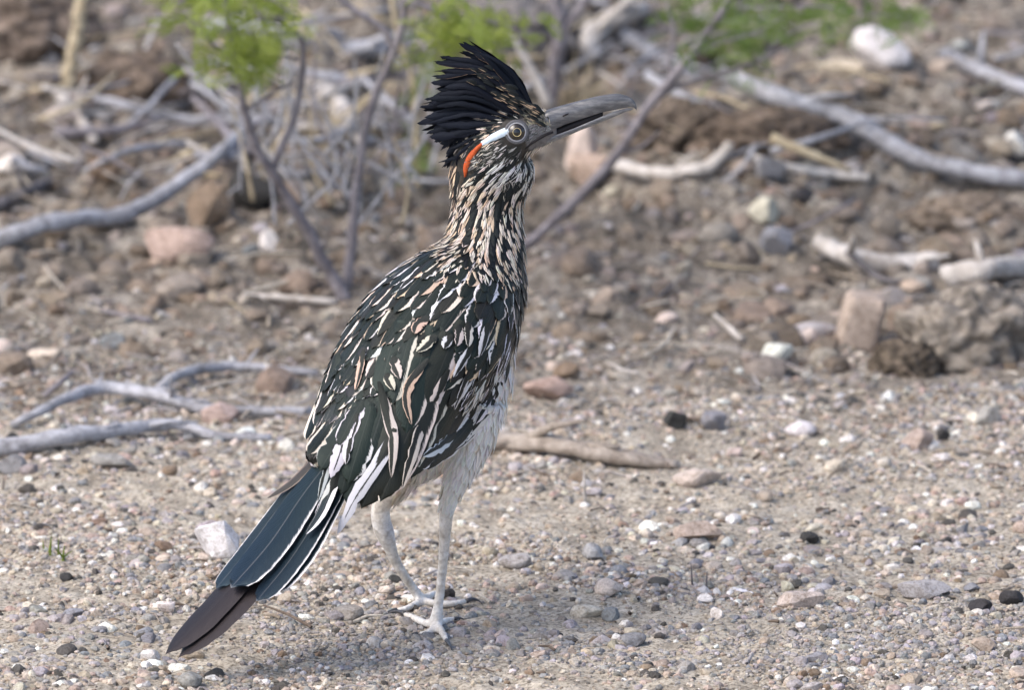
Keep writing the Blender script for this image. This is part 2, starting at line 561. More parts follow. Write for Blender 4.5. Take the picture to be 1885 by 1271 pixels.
HERO_ST = [
    # px, py, w, h, colour, tilt, label
    (400, 998, 88, 82, 'white', 0.5, 'chalk white wedge-shaped stone standing behind the bird\'s tail'),
    (330, 452, 130, 78, 'pink', 0, 'large rounded pinkish stone lying below the grey branch'),
    (193, 322, 66, 54, 'brown', 0, 'orange brown stone with a pale top beside the leaning grey branch'),
    (383, 382, 84, 92, 'brown', 0, 'rusty brown upright stone next to the black slanted rock'),
    (462, 362, 96, 66, 'dark', 0.4, 'black slanted rock at the foot of the green shrub'),
    (18, 306, 66, 42, 'white', 0, 'pale lilac white stone beside a dark hollow and dark stick'),
    (495, 446, 38, 54, 'white', 0, 'bluish white upright pebble close to the leaning shrub stem'),
    (78, 660, 76, 36, 'cream', 0, 'flat cream stone alone on the brown soil above forked branch'),
    (1010, 716, 98, 52, 'pink', 0, 'smooth pale pink stone on the soil in front of the bird\'s breast'),
    (1584, 596, 76, 116, 'pink', 0.14, 'upright square pink sandstone block beside a dark clod'),
    (1432, 651, 62, 40, 'white', 0, 'white pyramid-shaped stone in front of the pink sandstone block'),
    (1405, 390, 58, 52, 'cream', 0, 'pale round stone on a dark hollow under the long grey branch'),
    (1622, 108, 116, 78, 'white', 0.3, 'large bright white stone beyond the long grey branch'),
    (1550, 137, 88, 46, 'cream', 0, 'cream flat stone leaning against the large bright white stone'),
    (1428, 452, 66, 60, 'blue-grey', 0, 'round slate grey stone left of the short pale log'),
    (1498, 612, 92, 32, 'lilac', 0, 'flat lilac stone butting against the pink sandstone block'),
    (1284, 882, 98, 40, 'cream', 0, 'low cream stone with a shaded end below the bark slab'),
    (1285, 981, 94, 38, 'pink', 0, 'flat reddish stone half sunk in sandy gravel'),
    (1474, 792, 58, 32, 'white', 0, 'chunky white stone pair on the gravel below the white pyramid stone'),
    (1243, 776, 46, 40, 'dark', 0, 'dark grey cobble resting beside its twin near the soil edge'),
    (1315, 776, 48, 42, 'blue-grey', 0, 'bluish dark cobble with a lighter pebble in front'),
    (1820, 765, 48, 48, 'lilac', 0, 'pinkish grey egg-shaped stone on gravel below the dark clod'),
    (1737, 801, 28, 28, 'dark', 0, 'black rounded pebble perched on the tan crumbly lump'),
    (1690, 810, 64, 44, 'tan', 0, 'tan crumbly lump carrying a black pebble'),
    (1325, 741, 40, 18, 'white', 0, 'flat bright white flake near two dark cobbles'),
    (1702, 1086, 100, 40, 'lilac', 0, 'long pale grey flat stone between dark pebbles and white chips'),
    (1474, 1106, 92, 36, 'cream', 0, 'long pale sandy stone touching a small black pebble'),
    (1805, 1117, 46, 28, 'dark', 0, 'low blackish green stone beside a pale grey chip'),
    (1862, 1101, 46, 34, 'dark', 0, 'blackish angular stone with a ridged top'),
    (1283, 1037, 30, 22, 'blue-grey', 0, 'small square slate pebble at the end of a grey flake'),
    (1091, 1016, 38, 44, 'lilac', 0, 'purple grey triangular stone poking up from the sand'),
    (948, 1036, 64, 32, 'lilac', 0, 'mauve flat stone right of the bird\'s legs'),
    (1121, 1084, 54, 36, 'cream', 0, 'bumpy cream stone with a small black pebble on top'),
    (350, 1256, 48, 36, 'grey', 0, 'smooth round grey pebble below the tail tip'),
    (276, 1206, 40, 26, 'white', 0, 'pinkish white chip touching the tip of the tail'),
    (826, 1093, 26, 26, 'dark', 0, 'small round black pebble just behind the bird\'s near foot'),
    (727, 1066, 26, 22, 'dark', 0, 'small round black pebble left of the far leg'),
    (640, 1132, 60, 32, 'grey', 0, 'flat grey brown stone left of the bird\'s feet'),
    (712, 1085, 34, 26, 'cream', 0, 'pale rounded pebble under the black pebble by the far leg'),
    (350, 1208, 56, 24, 'tan', 0, 'flat tan stone under the tail tip'),
    (1085, 335, 84, 64, 'pink', 0, 'blurred salmon pink rock behind the thin diagonal twig'),
    (1070, 268, 62, 110, 'cream', 0, 'tall pale blurred rock standing under the beak'),
    (405, 758, 74, 46, 'pink', 0, 'pinkish stone wedged between the two grey branches'),
    (1420, 318, 62, 50, 'blue-grey', 0, 'bluish rock beside the pale flat stick'),
    (1870, 275, 44, 50, 'white', 0, 'pale rock right of the long grey branch'),
    (365, 182, 78, 52, 'lilac', 0, 'mauve blurred rock in a dark gap under the leaves'),
    (110, 210, 96, 52, 'cream', 0, 'broad sandy rock at the foot of the pale upright stem'),
    (22, 856, 58, 38, 'blue-grey', 0, 'bluish grey rock under the thick lying branch'),
    (205, 852, 80, 34, 'grey', 0, 'wide grey rock in front of the thick lying branch'),
    (1090, 905, 40, 20, 'lilac', 0, 'small lilac flat chip on sand beyond the legs'),
    (122, 1062, 26, 20, 'dark', 0, 'brown black pebble near the green sprout'),
    (327, 1030, 30, 26, 'grey', 0, 'grey pebble left of the chalk white wedge stone'),
    (305, 1118, 36, 30, 'white', 0, 'white triangular chip on gravel left of the tail'),
    (945, 1078, 30, 20, 'tan', 0, 'tan pebble on sand right of the far foot claw'),
    (1125, 1130, 36, 30, 'blue-grey', 0, 'slate pebble standing beside the cream elongated chip'),
    (1080, 1128, 62, 26, 'cream', 0, 'cream elongated chip left of the slate pebble'),
    (1166, 1181, 50, 28, 'blue-grey', 0, 'blue grey wedge chip in the dark gravel strip'),
    (1490, 990, 36, 28, 'dark', 0, 'dark knobbly stone with a cream side on open sand'),
    (1810, 1190, 46, 30, 'tan', 0, 'tan slanted stone in front of the dark gravel strip'),
    (1350, 955, 30, 26, 'white', 0, 'white rough chip right of the flat reddish stone'),
    (1320, 1128, 26, 30, 'white', 0, 'bright white chip standing upright in the gravel'),
    (1450, 1078, 26, 28, 'cream', 0, 'pale tooth-like pebble behind the long sandy stone'),
    (1735, 845, 44, 20, 'white', 0, 'white quartz chip below the tan crumbly lump'),
    (1560, 806, 30, 20, 'white', 0, 'white slanted chip on gravel right of the white stone pair'),
]
hrg = np.random.default_rng(11)
def place_stone(px, py, w, h, colname, tilt, label, seed, sub=3, group=None, name='stone', col=None):
    p = G(px, py + h * 0.40)
    sc = (p - CAM).length / DIST * K
    a = w / 2 * sc; c = max(h / 2 * sc * 0.98, a * 0.22); b = min(a, c * 1.2) * hrg.uniform(0.85, 1.1)
    v, f = rock(seed, sub, 10 if sub > 1 else 5, 0.5, 0.88, 0.05 if sub > 2 else 0.02)
    if 'block' in label and 'upright' in label:
        v, f = ico(4); v = np.sign(v) * np.abs(v) ** 0.32; v = v * (1 + 0.05 * np.array([[noise.noise(Vector(q) * 3)] for q in v])); v[:, 0] += 0.12 * v[:, 2]
    v = v * np.array([a, b, c])
    if tilt:
        ct, st_ = math.cos(tilt), math.sin(tilt)
        v = v @ np.array([[ct, 0, -st_], [0, 1, 0], [st_, 0, ct]])
    v = v @ rotz(hrg.uniform(-0.35, 0.35)).T
    lo = v[:, 2].min(); v[:, 2] -= lo
    cx, cy = p.x, p.y + b * 0.55
    z0 = h1(cx, cy) - (0.16 if sub > 2 else 0.28) * (v[:, 2].max())
    v = v + np.array([0, 0, -0.0])
    cc = jitter(col if col is not None else PAL[colname], hrg, 0.08)
    if 'sandstone block' in label and 'upright' in label: cc = np.array((0.44, 0.355, 0.295))
    cc = cc * 0.86 + np.array((0.40, 0.35, 0.29)) * (0.14 if cc.mean() > 0.1 else 0.03)
    nz = np.array([[noise.noise(Vector(q) * 260 + Vector((seed, 0, 0)))] for q in v])
    colr = np.clip(cc[None, :] * (1 + 0.22 * nz), 0.01, 0.9)
    me = np_mesh(name, v, f, False, colr)
    o = link_mesh(name, me, None, M['stone'])
    o.location = (cx, cy, z0)
    tag(o, label, 'stone', group)
    return o
for i, s in enumerate(HERO_ST):
    place_stone(*s, seed=100 + i, sub=3 if s[2] > 40 else 2)

# look-alike loose pebbles, told apart only by their place
GROUPS = {
    'white': ('small chalky white pebble loose on the sandy gravel', 'white pebbles on the gravel'),
    'cream': ('small cream coloured pebble loose on the sandy gravel', 'cream pebbles on the gravel'),
    'tan': ('small tan sandy pebble loose on the gravel', 'tan pebbles on the gravel'),
    'pink': ('small dull pink pebble loose on the gravel', 'pink pebbles on the gravel'),
    'grey': ('small mid grey pebble loose on the gravel', 'grey pebbles on the gravel'),
    'blue-grey': ('small bluish slate pebble loose on the gravel', 'slate pebbles on the gravel'),
    'dark': ('small blackish pebble loose on the gravel', 'blackish pebbles on the gravel'),
    'brown': ('small rusty brown pebble loose on the ground', 'rusty brown pebbles on the ground'),
    'lilac': ('small lilac grey pebble loose on the gravel', 'lilac pebbles on the gravel'),
}
CLS = ['white', 'cream', 'tan', 'pink', 'grey', 'blue-grey', 'dark', 'brown', 'lilac']
PR = np.array([0.10, 0.17, 0.22, 0.07, 0.17, 0.09, 0.07, 0.05, 0.06]); PR /= PR.sum()
prg = np.random.default_rng(5)
import re
LAND = []
for st in HERO_ST:
    m = re.match(r"(.*?\b(?:stone|rock|pebble|block|chip|flake|lump|cobble|wedge-shaped stone))\b", st[6])
    LAND.append((st[0], st[1], m.group(1) if m else 'stone'))
LAND += [(700, 1170, "bird's feet"), (480, 1120, "bird's tail"), (250, 720, 'forked grey branch'), (200, 800, 'thick tapering grey branch'), (640, 560, 'shrub base'),
         (1240, 850, 'bark slab'), (1620, 480, 'short pale log'), (1820, 690, 'large crumbly clod'), (1600, 250, 'long weathered grey branch'), (1340, 600, 'short thin pale stick'), (1230, 320, 'pale curved stick')]
cnt = 0
todo = []
while cnt < 230:
    px = prg.uniform(-20, 1905); py = prg.uniform(40, 1265)
    if 560 < px < 980 and 60 < py < 1000: continue
    w = float(np.clip(prg.lognormal(3.1, 0.38), 13, 52))
    if py < 700: w *= 1.25
    h = w * prg.uniform(0.45, 0.85)
    cl = CLS[prg.choice(9, p=PR)]
    if py < 560 and cl in ('white', 'cream') and prg.random() < 0.35: cl = 'brown'
    d = [math.hypot(px - l[0], (py - l[1]) * 1.8) for l in LAND]
    k = int(np.argmin(d))
    todo.append((px, py, w, h, cl, prg.uniform(-0.3, 0.3), k, d[k]))
    cnt += 1
ADJ = {'white': 'chalky white', 'cream': 'cream', 'tan': 'tan', 'pink': 'dull pink', 'grey': 'mid grey', 'blue-grey': 'bluish slate', 'dark': 'blackish', 'brown': 'rusty brown', 'lilac': 'lilac grey'}
order = {}
for i, t in sorted(enumerate(todo), key=lambda e: e[1][7]):
    order.setdefault((t[4], t[6]), []).append(i)
WORDS = ('closest to', 'second closest to', 'third closest to', 'fourth closest to', 'fifth closest to', 'sixth closest to', 'seventh closest to', 'eighth closest to', 'ninth closest to', 'tenth closest to', 'eleventh closest to', 'twelfth closest to')
for i, (px, py, w, h, cl, tl_, k, dd) in enumerate(todo):
    rank = order[(cl, k)].index(i)
    shape = 'flat' if h < w * 0.58 else 'rounded'
    label = '%s %s pebble, %s the %s' % (shape, ADJ[cl], WORDS[min(rank, 11)], LAND[k][2])
    place_stone(px, py, w, h, cl, tl_, label, 1000 + i, 2, GROUPS[cl][1], 'pebble')

# gravel: too many to count
def scatter(n, protos, rad, xr, yr, rg, mask, sink=0.35, flat=(0.55, 0.95)):
    Vs, Ts, Cs = [], [], []
    off = 0
    made = 0
    while made < n:
        m = n - made
        x = rg.uniform(xr[0], xr[1], m); y = rg.uniform(yr[0], yr[1], m)
        k = rg.random(m) < mask(x, y)
        x, y = x[k], y[k]
        z = hgt(x, y)
        r = rad(rg, len(x))
        zone = (y > -0.075 + 0.02 * N1(x * 9, x * 0)) & (y < 0.035 + 0.03 * N2(x * 8, x * 0)) & (x > -0.26)
        for i in range(len(x)):
            v, f = protos[rg.integers(len(protos))]
            Rm = rand_rot(rg)
            q = (v * rg.uniform(0.7, 1.0, 3)) @ Rm.T
            q = q * r[i] * np.array([1, 1, rg.uniform(*flat)])
            q = q + np.array([x[i], y[i], z[i] + r[i] * (0.5 - sink)])
            pr = PR
            cl = CLS[rg.choice(9, p=pr)]
            if zone[i] and rg.random() < 0.66:
                cl = ('blue-grey', 'grey', 'lilac', 'grey')[rg.integers(4)]
            c = jitter(PAL[cl], rg, 0.2)
            mixf = 0.40 if r[i] < 0.0019 else 0.14
            c = c * (1 - mixf) + np.array((0.42, 0.375, 0.305)) * mixf
            if y[i] > 0.5: c = c * 0.78
            Vs.append(q); Ts.append(f + off); off += len(q)
            Cs.append(np.repeat(c[None, :], len(q), 0))
        made += len(x)
    return np.concatenate(Vs), np.concatenate(Ts), np.concatenate(Cs)
P20 = [rock(200 + i, 1, 4, 0.5, 0.8) for i in range(14)]
P80 = [rock(300 + i, 2, 8, 0.5, 0.85) for i in range(16)]
srg = np.random.default_rng(21)
near_mask = lambda x, y: np.where(y < 0.62, 1.0, 0.35) * (0.16 + 0.84 * npstep(-0.22, 0.20, N2(x * 11, y * 13) + 0.6 * N3(x * 30, y * 34)))
drift_mask = lambda x, y: np.where(y < 0.62, 1.0, 0.35) * (0.06 + 0.94 * npstep(-0.18, 0.26, N1(x * 9 + 4, y * 10) + 0.7 * N3(x * 26, y * 30)))
v1, t1, c1 = scatter(42000, P20, lambda rg, n: np.clip(rg.lognormal(math.log(0.00125), 0.42, n), 0.0006, 0.0032), (-0.34, 0.34), (-0.17, 0.66), srg, near_mask)
v2, t2, c2 = scatter(7600, P80, lambda rg, n: np.clip(rg.lognormal(math.log(0.0027), 0.36, n), 0.0016, 0.0065), (-0.42, 0.42), (-0.2, 1.3), srg, drift_mask, 0.52)
gr = link_mesh('gravel', np_mesh('gravel', np.concatenate([v1, v2]), np.concatenate([t1, t2 + len(v1)]), False, np.concatenate([c1, c2])), None, M['stone'])
tag(gr, 'loose mixed gravel and grit covering the sandy ground', 'gravel', None, 'stuff')

# soil clods and litter at the back
clod_col = np.array([0.20, 0.155, 0.115])
v3, t3, c3 = scatter(3600, P80, lambda rg, n: np.clip(rg.lognormal(math.log(0.0048), 0.5, n), 0.002, 0.018), (-0.5, 0.5), (0.45, 1.5), srg, lambda x, y: npstep(0.45, 0.7, y), 0.45)
c3 = c3 * 0.35 + clod_col * (0.7 + 0.6 * srg.random((len(c3), 1)))* 0.65
cl = link_mesh('soil_clods', np_mesh('soil_clods', v3, t3, False, c3), None, M['stone'])
tag(cl, 'crumbly brown soil clods on the bank behind the bird', 'soil', None, 'stuff')

def litter():
    V, F, C = [], [], []
    rg = random.Random(3)
    for i in range(2600):
        x = rg.uniform(-0.45, 0.45); y = rg.uniform(0.30, 1.35) if rg.random() < 0.9 else rg.uniform(-0.15, 0.3)
        L = rg.lognormvariate(math.log(0.014), 0.6) * (1 if y > 0.4 else 0.5); a = rg.uniform(0, math.pi); r = rg.uniform(0.0004, 0.0012)
        d = Vector((math.cos(a), math.sin(a) * 0.8, rg.uniform(-0.1, 0.25)))
        p0 = Vector((x, y, h1(x, y) + 0.0015))
        bend = Vector((rg.uniform(-1, 1), rg.uniform(-1, 1), rg.uniform(0, .6))) * L * 0.15
        b0 = len(V)
        tube(V, F, [p0, p0 + d * L * 0.5 + bend, p0 + d * L], [r, r * 0.9, r * 0.5], 4, cap=False)
        c = rg.choice([(0.42, 0.36, 0.29), (0.30, 0.26, 0.22), (0.52, 0.48, 0.42), (0.16, 0.125, 0.10), (0.36, 0.34, 0.34)])
        C += [(*c, 1)] * (len(V) - b0)
    me = py_mesh('litter', V, F, True, {'col': ('FLOAT_COLOR', C)})
    o = link_mesh('twig_litter', me, None, M['stone'])
    tag(o, 'scattered dry twig fragments littering the soil bank', 'litter', None, 'stuff')
litter()

# ------------------------------------------------------------------ fallen branches
def branch(name, px_pts, mat, label, seed=0, forks=(), n=26, nseg=12, wob=0.35, cat='branch', group=None, flat=1.0):
    """px_pts: (px, py, radius px, lift px) lying on the ground"""
    V, F = [], []
    for pts in (px_pts, *forks):
        S = catmull(pts, n)
        P, rad = [], []
        # keep a smooth line: level out the bumps of the terrain under it
        ys = np.array([G(q[0], q[1], (max(q[3], 0) + q[2] * 0.55) * K).y for q in S])
        yp = np.pad(ys, 3, mode='edge')
        ys = np.array([yp[i:i + 7].min() for i in range(len(ys))])
        ks = np.ones(7) / 7
        ysm = np.convolve(np.pad(ys, 3, mode='edge'), ks, 'valid')
        P = [Wy(q[0], q[1], y) for q, y in zip(S, ysm)]
        rad = [max(q[2], 0.6) * K * (p - CAM).length / DIST for q, p in zip(S, P)]
        for i, p in enumerate(P):
            p += Vector((noise.noise(Vector((i * 0.6, seed, 0))), 0, noise.noise(Vector((i * 0.6, seed, 5)))) ) * rad[i] * 0.22
        tube(V, F, P, rad, nseg, wob, seed, True, flat)
        rgb = random.Random(seed * 7 + len(V))
        for k in range(rgb.choice((1, 2, 3)) if n > 20 else 0):
            i = rgb.randint(4, len(P) - 5)
            t = (P[i + 1] - P[i - 1]).normalized()
            d = (t * rgb.uniform(0.3, 1.0) + Vector((rgb.uniform(-.6, .6), rgb.uniform(-.5, .3), rgb.uniform(0.1, 0.8)))).normalized()
            L = rad[i] * rgb.uniform(3, 9)
            tube(V, F, [P[i], P[i] + d * L * 0.5, P[i] + d * L + Vector((0, 0, -L * 0.1))], [rad[i] * .45, rad[i] * .34, rad[i] * .16], 7, 0.2, seed)
    me = py_mesh(name, V, F, True)
    o = link_mesh(name, me, None, mat)
    return tag(o, label, cat, group)

branch('fallen_branch', [(1330, 135, 13, 6), (1460, 190, 18, 8), (1560, 217, 18, 6), (1640, 265, 17, 4), (1730, 303, 16, 4), (1910, 338, 15, 4)], M['bark_grey'], 'long weathered grey branch lying past a bright white stone', 1)
branch('fallen_branch', [(-30, 452, 17, 4), (100, 408, 16, 4), (220, 398, 16, 6), (320, 345, 14, 18), (420, 268, 11, 40), (450, 235, 9, 50)], M['bark_grey'], 'grey branch leaning up towards the shrub above the pinkish stone', 2)
branch('fallen_branch', [(20, 785, 7, 2), (110, 740, 10, 4), (185, 716, 12, 5), (280, 726, 11, 5), (380, 752, 11, 4), (480, 758, 9, 3), (575, 756, 7, 2)], M['bark_grey'], 'forked grey branch lying on soil behind the bird\'s tail base', 3,
       forks=([(282, 726, 9, 5), (330, 690, 10, 10), (420, 675, 9, 8), (500, 680, 8, 5), (585, 688, 7, 3)], [(180, 718, 7, 5), (183, 705, 6, 12), (185, 698, 4, 16)]))
branch('fallen_branch', [(-30, 832, 17, 3), (100, 808, 16, 4), (200, 795, 14, 4), (290, 783, 11, 5), (345, 785, 9, 4), (400, 804, 8, 2), (500, 806, 6, 1)], M['bark_grey'], 'thick tapering grey branch lying in front of the forked branch', 4)
branch('log', [(1500, 442, 14, 10), (1545, 465, 17, 8), (1600, 482, 18, 6), (1670, 487, 18, 6), (1728, 483, 17, 6)], M['bark_pale'], 'short pale sawn-off log above the pink sandstone block', 5, cat='log')
branch('root', [(1742, 512, 24, 4), (1800, 500, 22, 8), (1850, 492, 20, 8), (1930, 488, 20, 6)], M['bark_pale'], 'pale thick root beside the end of the short pale log', 6, cat='root')
branch('stick', [(1128, 302, 12, 3), (1210, 320, 13, 3), (1290, 311, 12, 6), (1330, 285, 11, 20), (1344, 262, 8, 34)], M['bark_pale'], 'pale curved stick with an upturned end beyond the beak', 7, cat='stick')
branch('bark_slab', [(880, 812, 22, 3), (960, 812, 24, 4), (1040, 822, 22, 4), (1100, 834, 24, 4), (1170, 846, 19, 3), (1250, 856, 9, 2)], M['bark_slab'], 'pale splintered bark slab lying on gravel behind the bird', 8, cat='bark', flat=0.6)
branch('stick', [(1385, 290, 8, 4), (1480, 315, 10, 4), (1545, 322, 10, 4), (1600, 328, 8, 3)], M['bark_pale'], 'pale flat stick beneath the long grey branch', 9, cat='stick')
branch('stick', [(1315, 580, 4, 10), (1340, 602, 5, 6), (1368, 628, 6, 2)], M['bark_pale'], 'short thin pale stick pointing at the white pyramid stone', 10, cat='stick', n=10)
branch('fallen_branch', [(1085, 112, 17, 4), (1082, 80, 20, 14), (1105, 48, 20, 26), (1150, 25, 18, 30), (1200, 15, 14, 20)], M['bark_pale'], 'thick pale bent branch end rising above the beak', 11)
branch('fallen_branch', [(1140, 55, 14, 10), (1190, 90, 14, 8), (1240, 118, 12, 4), (1290, 150, 10, 2)], M['bark_grey'], 'grey stub slanting down from the pale bent branch', 12)
branch('fallen_branch', [(-20, 385, 11, 5), (40, 358, 11, 6), (95, 332, 9, 4)], M['bark_dark'], 'short dark stick below the lilac white stone', 13)
branch('fallen_branch', [(1730, 95, 14, 4), (1800, 130, 15, 5), (1910, 170, 15, 5)], M['bark_grey'], 'grey branch behind the large bright white stone', 14)
branch('fallen_branch', [(125, 172, 9, 8), (220, 192, 9, 10), (310, 215, 8, 8), (440, 222, 9, 6), (560, 228, 8, 4), (690, 262, 8, 3)], M['bark_grey'], 'thin grey branch running level behind the shrub stems', 15)
branch('fallen_branch', [(380, 48, 16, 4), (520, 62, 19, 6), (640, 92, 18, 6), (760, 70, 16, 6)], M['bark_grey'], 'broad grey branch lying behind the bright green leaves', 16)
branch('fallen_branch', [(590, 150, 20, 4), (620, 190, 24, 6), (650, 235, 22, 4)], M['bark_pale'], 'pale weathered stump piece behind the shrub', 17)
branch('fallen_branch', [(640, 140, 6, 60), (700, 128, 6, 62), (760, 124, 5, 60)], M['bark_straw'], 'straw coloured dry stalk lying across the shrub stems', 18, n=12)
branch('fallen_branch', [(105, 165, 12, 6), (135, 205, 12, 3), (175, 262, 10, 2)], M['bark_pale'], 'pale root at the foot of the pale upright stem', 19)
branch('fallen_branch', [(1560, 465, 6, 3), (1615, 510, 6, 3), (1660, 520, 5, 2)], M['bark_dark'], 'dark twig under the short pale log', 20, n=10)
branch('stick', [(430, 545, 5, 2), (520, 548, 6, 3), (620, 556, 6, 2)], M['bark_pale'], 'thin pale stick on soil by the shrub base', 21, cat='stick', n=12)
branch('stick', [(80, 730, 4, 8), (110, 705, 5, 8), (132, 686, 4, 6)], M['bark_twig'], 'short brown twig crossing behind the forked branch', 22, cat='stick', n=8)

# ------------------------------------------------------------------ tangle of dry twigs at the back
TW = []
trg = random.Random(31)
ZONES = [((330, 800), (0, 330), 105, 'in the tangle behind the leafy shrub'), ((0, 330), (20, 330), 28, 'on the bank around the pale upright stem'),
         ((940, 1300), (0, 190), 32, 'in the tangle beyond the beak'), ((1300, 1900), (40, 420), 16, 'on the bank around the long grey branch'),
         ((0, 620), (480, 720), 10, 'on the bare soil above the forked branch'), ((1000, 1900), (480, 700), 12, 'on the soil around the sandstone block')]
TK = [('grey', 'bark_grey'), ('grey', 'bark_grey'), ('pale', 'bark_pale'), ('straw coloured', 'bark_straw'), ('brownish', 'bark_twig')]
for (xr, yr, num, where) in ZONES:
    for i in range(num):
        x = trg.uniform(*xr); y = trg.uniform(*yr)
        L = trg.uniform(60, 210) * (1 if yr[0] < 450 else 0.5); a_ = trg.gauss(0, 0.55) + (math.pi if trg.random() < .5 else 0)
        dx, dy = math.cos(a_) * L, math.sin(a_) * L * 0.75
        r0 = min(10, trg.lognormvariate(math.log(3.6), 0.5)) * (1 if yr[0] < 450 else 0.6)
        cn, mk = trg.choice(TK)
        up = trg.uniform(0, 55) if yr[0] < 450 else 1
        b1 = trg.uniform(-0.18, 0.18) * L
        thick = 'thick' if r0 > 5 else 'thin'
        o = branch('dry_twig', [(x, y, r0, up), (x + dx * .5 + b1 * .3, y + dy * .5 + b1 * .6, r0 * .85, up * 1.2), (x + dx, y + dy, r0 * .45, up * trg.uniform(0, 1.5))],
                   M[mk], '%s %s %s dry twig lying %s' % ('long' if L > 135 else 'short', 'bent' if abs(b1) > 0.09 * L else 'straight', thick + ' ' + cn, where), 60 + len(TW), n=12, nseg=7, cat='twig', group='dry twigs ' + where)
        mx_, my_ = x + dx * .5, y + dy * .5
        dl = [math.hypot(mx_ - l[0], (my_ - l[1]) * 1.5) for l in LAND]
        TW.append((o, '%s %s dry twig' % ('bent' if abs(b1) > 0.09 * L else 'straight', thick + ' ' + cn), int(np.argmin(dl)), min(dl)))
tord = {}
for t in sorted(TW, key=lambda t: t[3]):
    tord.setdefault((t[1], t[2]), []).append(t)
for key, lst in tord.items():
    for rank, t in enumerate(lst):
        t[0]['label'] = '%s, %s the %s' % (t[1], WORDS[min(rank, 11)], LAND[t[2]][2])

# ------------------------------------------------------------------ crumbling clod at the right
def clod(px, py, w, h, seed, label, col, name='clod'):
    p = G(px, py + h * 0.42)
    sc = (p - CAM).length / DIST * K
    v, f = ico(5)
    v = v.copy()
    for i in range(len(v)):
        q = Vector(v[i])
        k = 1 + 0.30 * noise.noise(q * 1.6 + Vector((seed, 0, 0))) + 0.22 * noise.noise(q * 4 + Vector((0, seed, 0))) + 0.14 * noise.noise(q * 10) + 0.08 * noise.noise(q * 24)
        v[i] *= k
    v *= np.array([w / 2 * sc, h * 0.5 * sc, h * 0.52 * sc])
    cx, cy = p.x, p.y + h * 0.3 * sc
    cc = np.array([np.array(col) * (0.85 + 0.9 * max(-0.5, noise.noise(Vector(q) * 160))) for q in v])
    o = link_mesh(name, np_mesh(name, v, f, True, np.clip(cc, 0.02, 0.8)), None, M['stone'])
    o.location = (cx, cy, h1(cx, cy) + h * 0.26 * sc)
    return tag(o, label, 'soil clod')
clod(1790, 610, 250, 170, 3.3, 'large crumbly grey brown clod with twigs and a dark underside', (0.30, 0.265, 0.225))
clod(1665, 655, 130, 80, 9.1, 'smaller dark brown clod beside the large crumbly clod', (0.15, 0.12, 0.09))
clod(1255, 235, 170, 100, 5.7, 'dark hollow-faced soil lump beyond the beak tip', (0.15, 0.12, 0.095))
clod(240, 150, 190, 110, 7.7, 'brown soil mound behind the pale upright stem', (0.20, 0.155, 0.12))
clod(60, 70, 240, 140, 2.7, 'grey brown soil mound at the foot of the bank', (0.25, 0.20, 0.165))
clod(1420, 250, 240, 90, 12.7, 'low brown soil ridge under the long grey branch', (0.18, 0.14, 0.11))
clod(1780, 380, 220, 80, 14.7, 'low tan soil ridge right of the round slate stone', (0.26, 0.21, 0.165))
clod(960, 60, 200, 120, 16.7, 'grey soil mound behind the crest', (0.22, 0.205, 0.20))

# ------------------------------------------------------------------ shrubs
def stem(parent, pts, r0, r1, mat, y0, seed, name='stem', n=28, ys=None):
    """pts in px, standing at depth y0 (metres); ys optional per-point depth"""
    S = catmull([(a, b, (ys[i] if ys else y0)) for i, (a, b) in enumerate(pts)], n)
    P = [Wy(a, b, y) for a, b, y in S]
    rad = [(r0 + (r1 - r0) * i / (n - 1)) * K * (1 + y0 / 6) for i in range(n)]
    for i, p in enumerate(P):
        p += Vector((noise.noise(Vector((i * 0.5, seed, 1))), noise.noise(Vector((i * 0.5, seed, 9))), 0)) * rad[i] * 0.5
    V, F = [], []
    tube(V, F, P, rad, 9, 0.25, seed)
    return link_mesh(name, py_mesh(name, V, F, True), parent, mat), P

def leaf_mesh(seed):
    """one feathery pinnate leaf, rachis along +X, about 17 mm long"""
    rg = random.Random(seed)
    V, F = [], []
    n = 8; L = 0.017
    for i in range(n):
        t = (i + 1) / n
        x = L * t; z = -0.004 * t * t
        ll = 0.0042 * (0.55 + 0.9 * math.sin(math.pi * min(1, 0.18 + t * 0.8)))
        for s in (-1, 1):
            a = R(62 + rg.uniform(-10, 10))
            d = Vector((math.cos(a), s * math.sin(a), rg.uniform(-0.25, 0.15)))
            w = Vector((-s * math.sin(a), math.cos(a), 0)) * ll * 0.13
            o = Vector((x, 0, z)); b = len(V)
            V += [o, o + d * ll * 0.5 + w, o + d * ll, o + d * ll * 0.5 - w]
            F.append((b, b + 1, b + 2, b + 3))
    b = len(V); r = 0.0003
    V += [Vector((0, -r, 0)), Vector((0, r, 0)), Vector((L, r * .4, -0.004)), Vector((L, -r * .4, -0.004))]
    F.append((b, b + 1, b + 2, b + 3))
    return py_mesh('leaf', V, F, False)
LEAVES = {k: [leaf_mesh(i) for i in range(5)] for k in ('leaf', 'leaf_dull')}
for k in LEAVES:
    for me in LEAVES[k]:
        me.materials.append(M[k])

def leaves(parent, paths, n, y0, kind, seed, scale=1.0, spread=26, dy=0.03):
    """leaves grown along px paths (twigs)"""
    rg = random.Random(seed)
    for i in range(n):
        pts = rg.choice(paths)
        S = catmull(pts, 20)
        q = S[rg.randint(3, 19)]
        p = Wy(q[0] + rg.gauss(0, spread * 0.45), q[1] + rg.gauss(0, spread * 0.4), y0 + rg.gauss(0, dy))
        o = bpy.data.objects.new('leaf', rg.choice(LEAVES[kind]))
        COL.objects.link(o)
        o.parent = parent
        o.matrix_parent_inverse = Matrix.Translation(-parent.location)
        o.location = p
        o.rotation_euler = (rg.gauss(0.5, 0.6), rg.gauss(0.1, 0.5), rg.uniform(0, 6.28))
        s = scale * rg.uniform(0.7, 1.25)
        o.scale = (s, s, s)

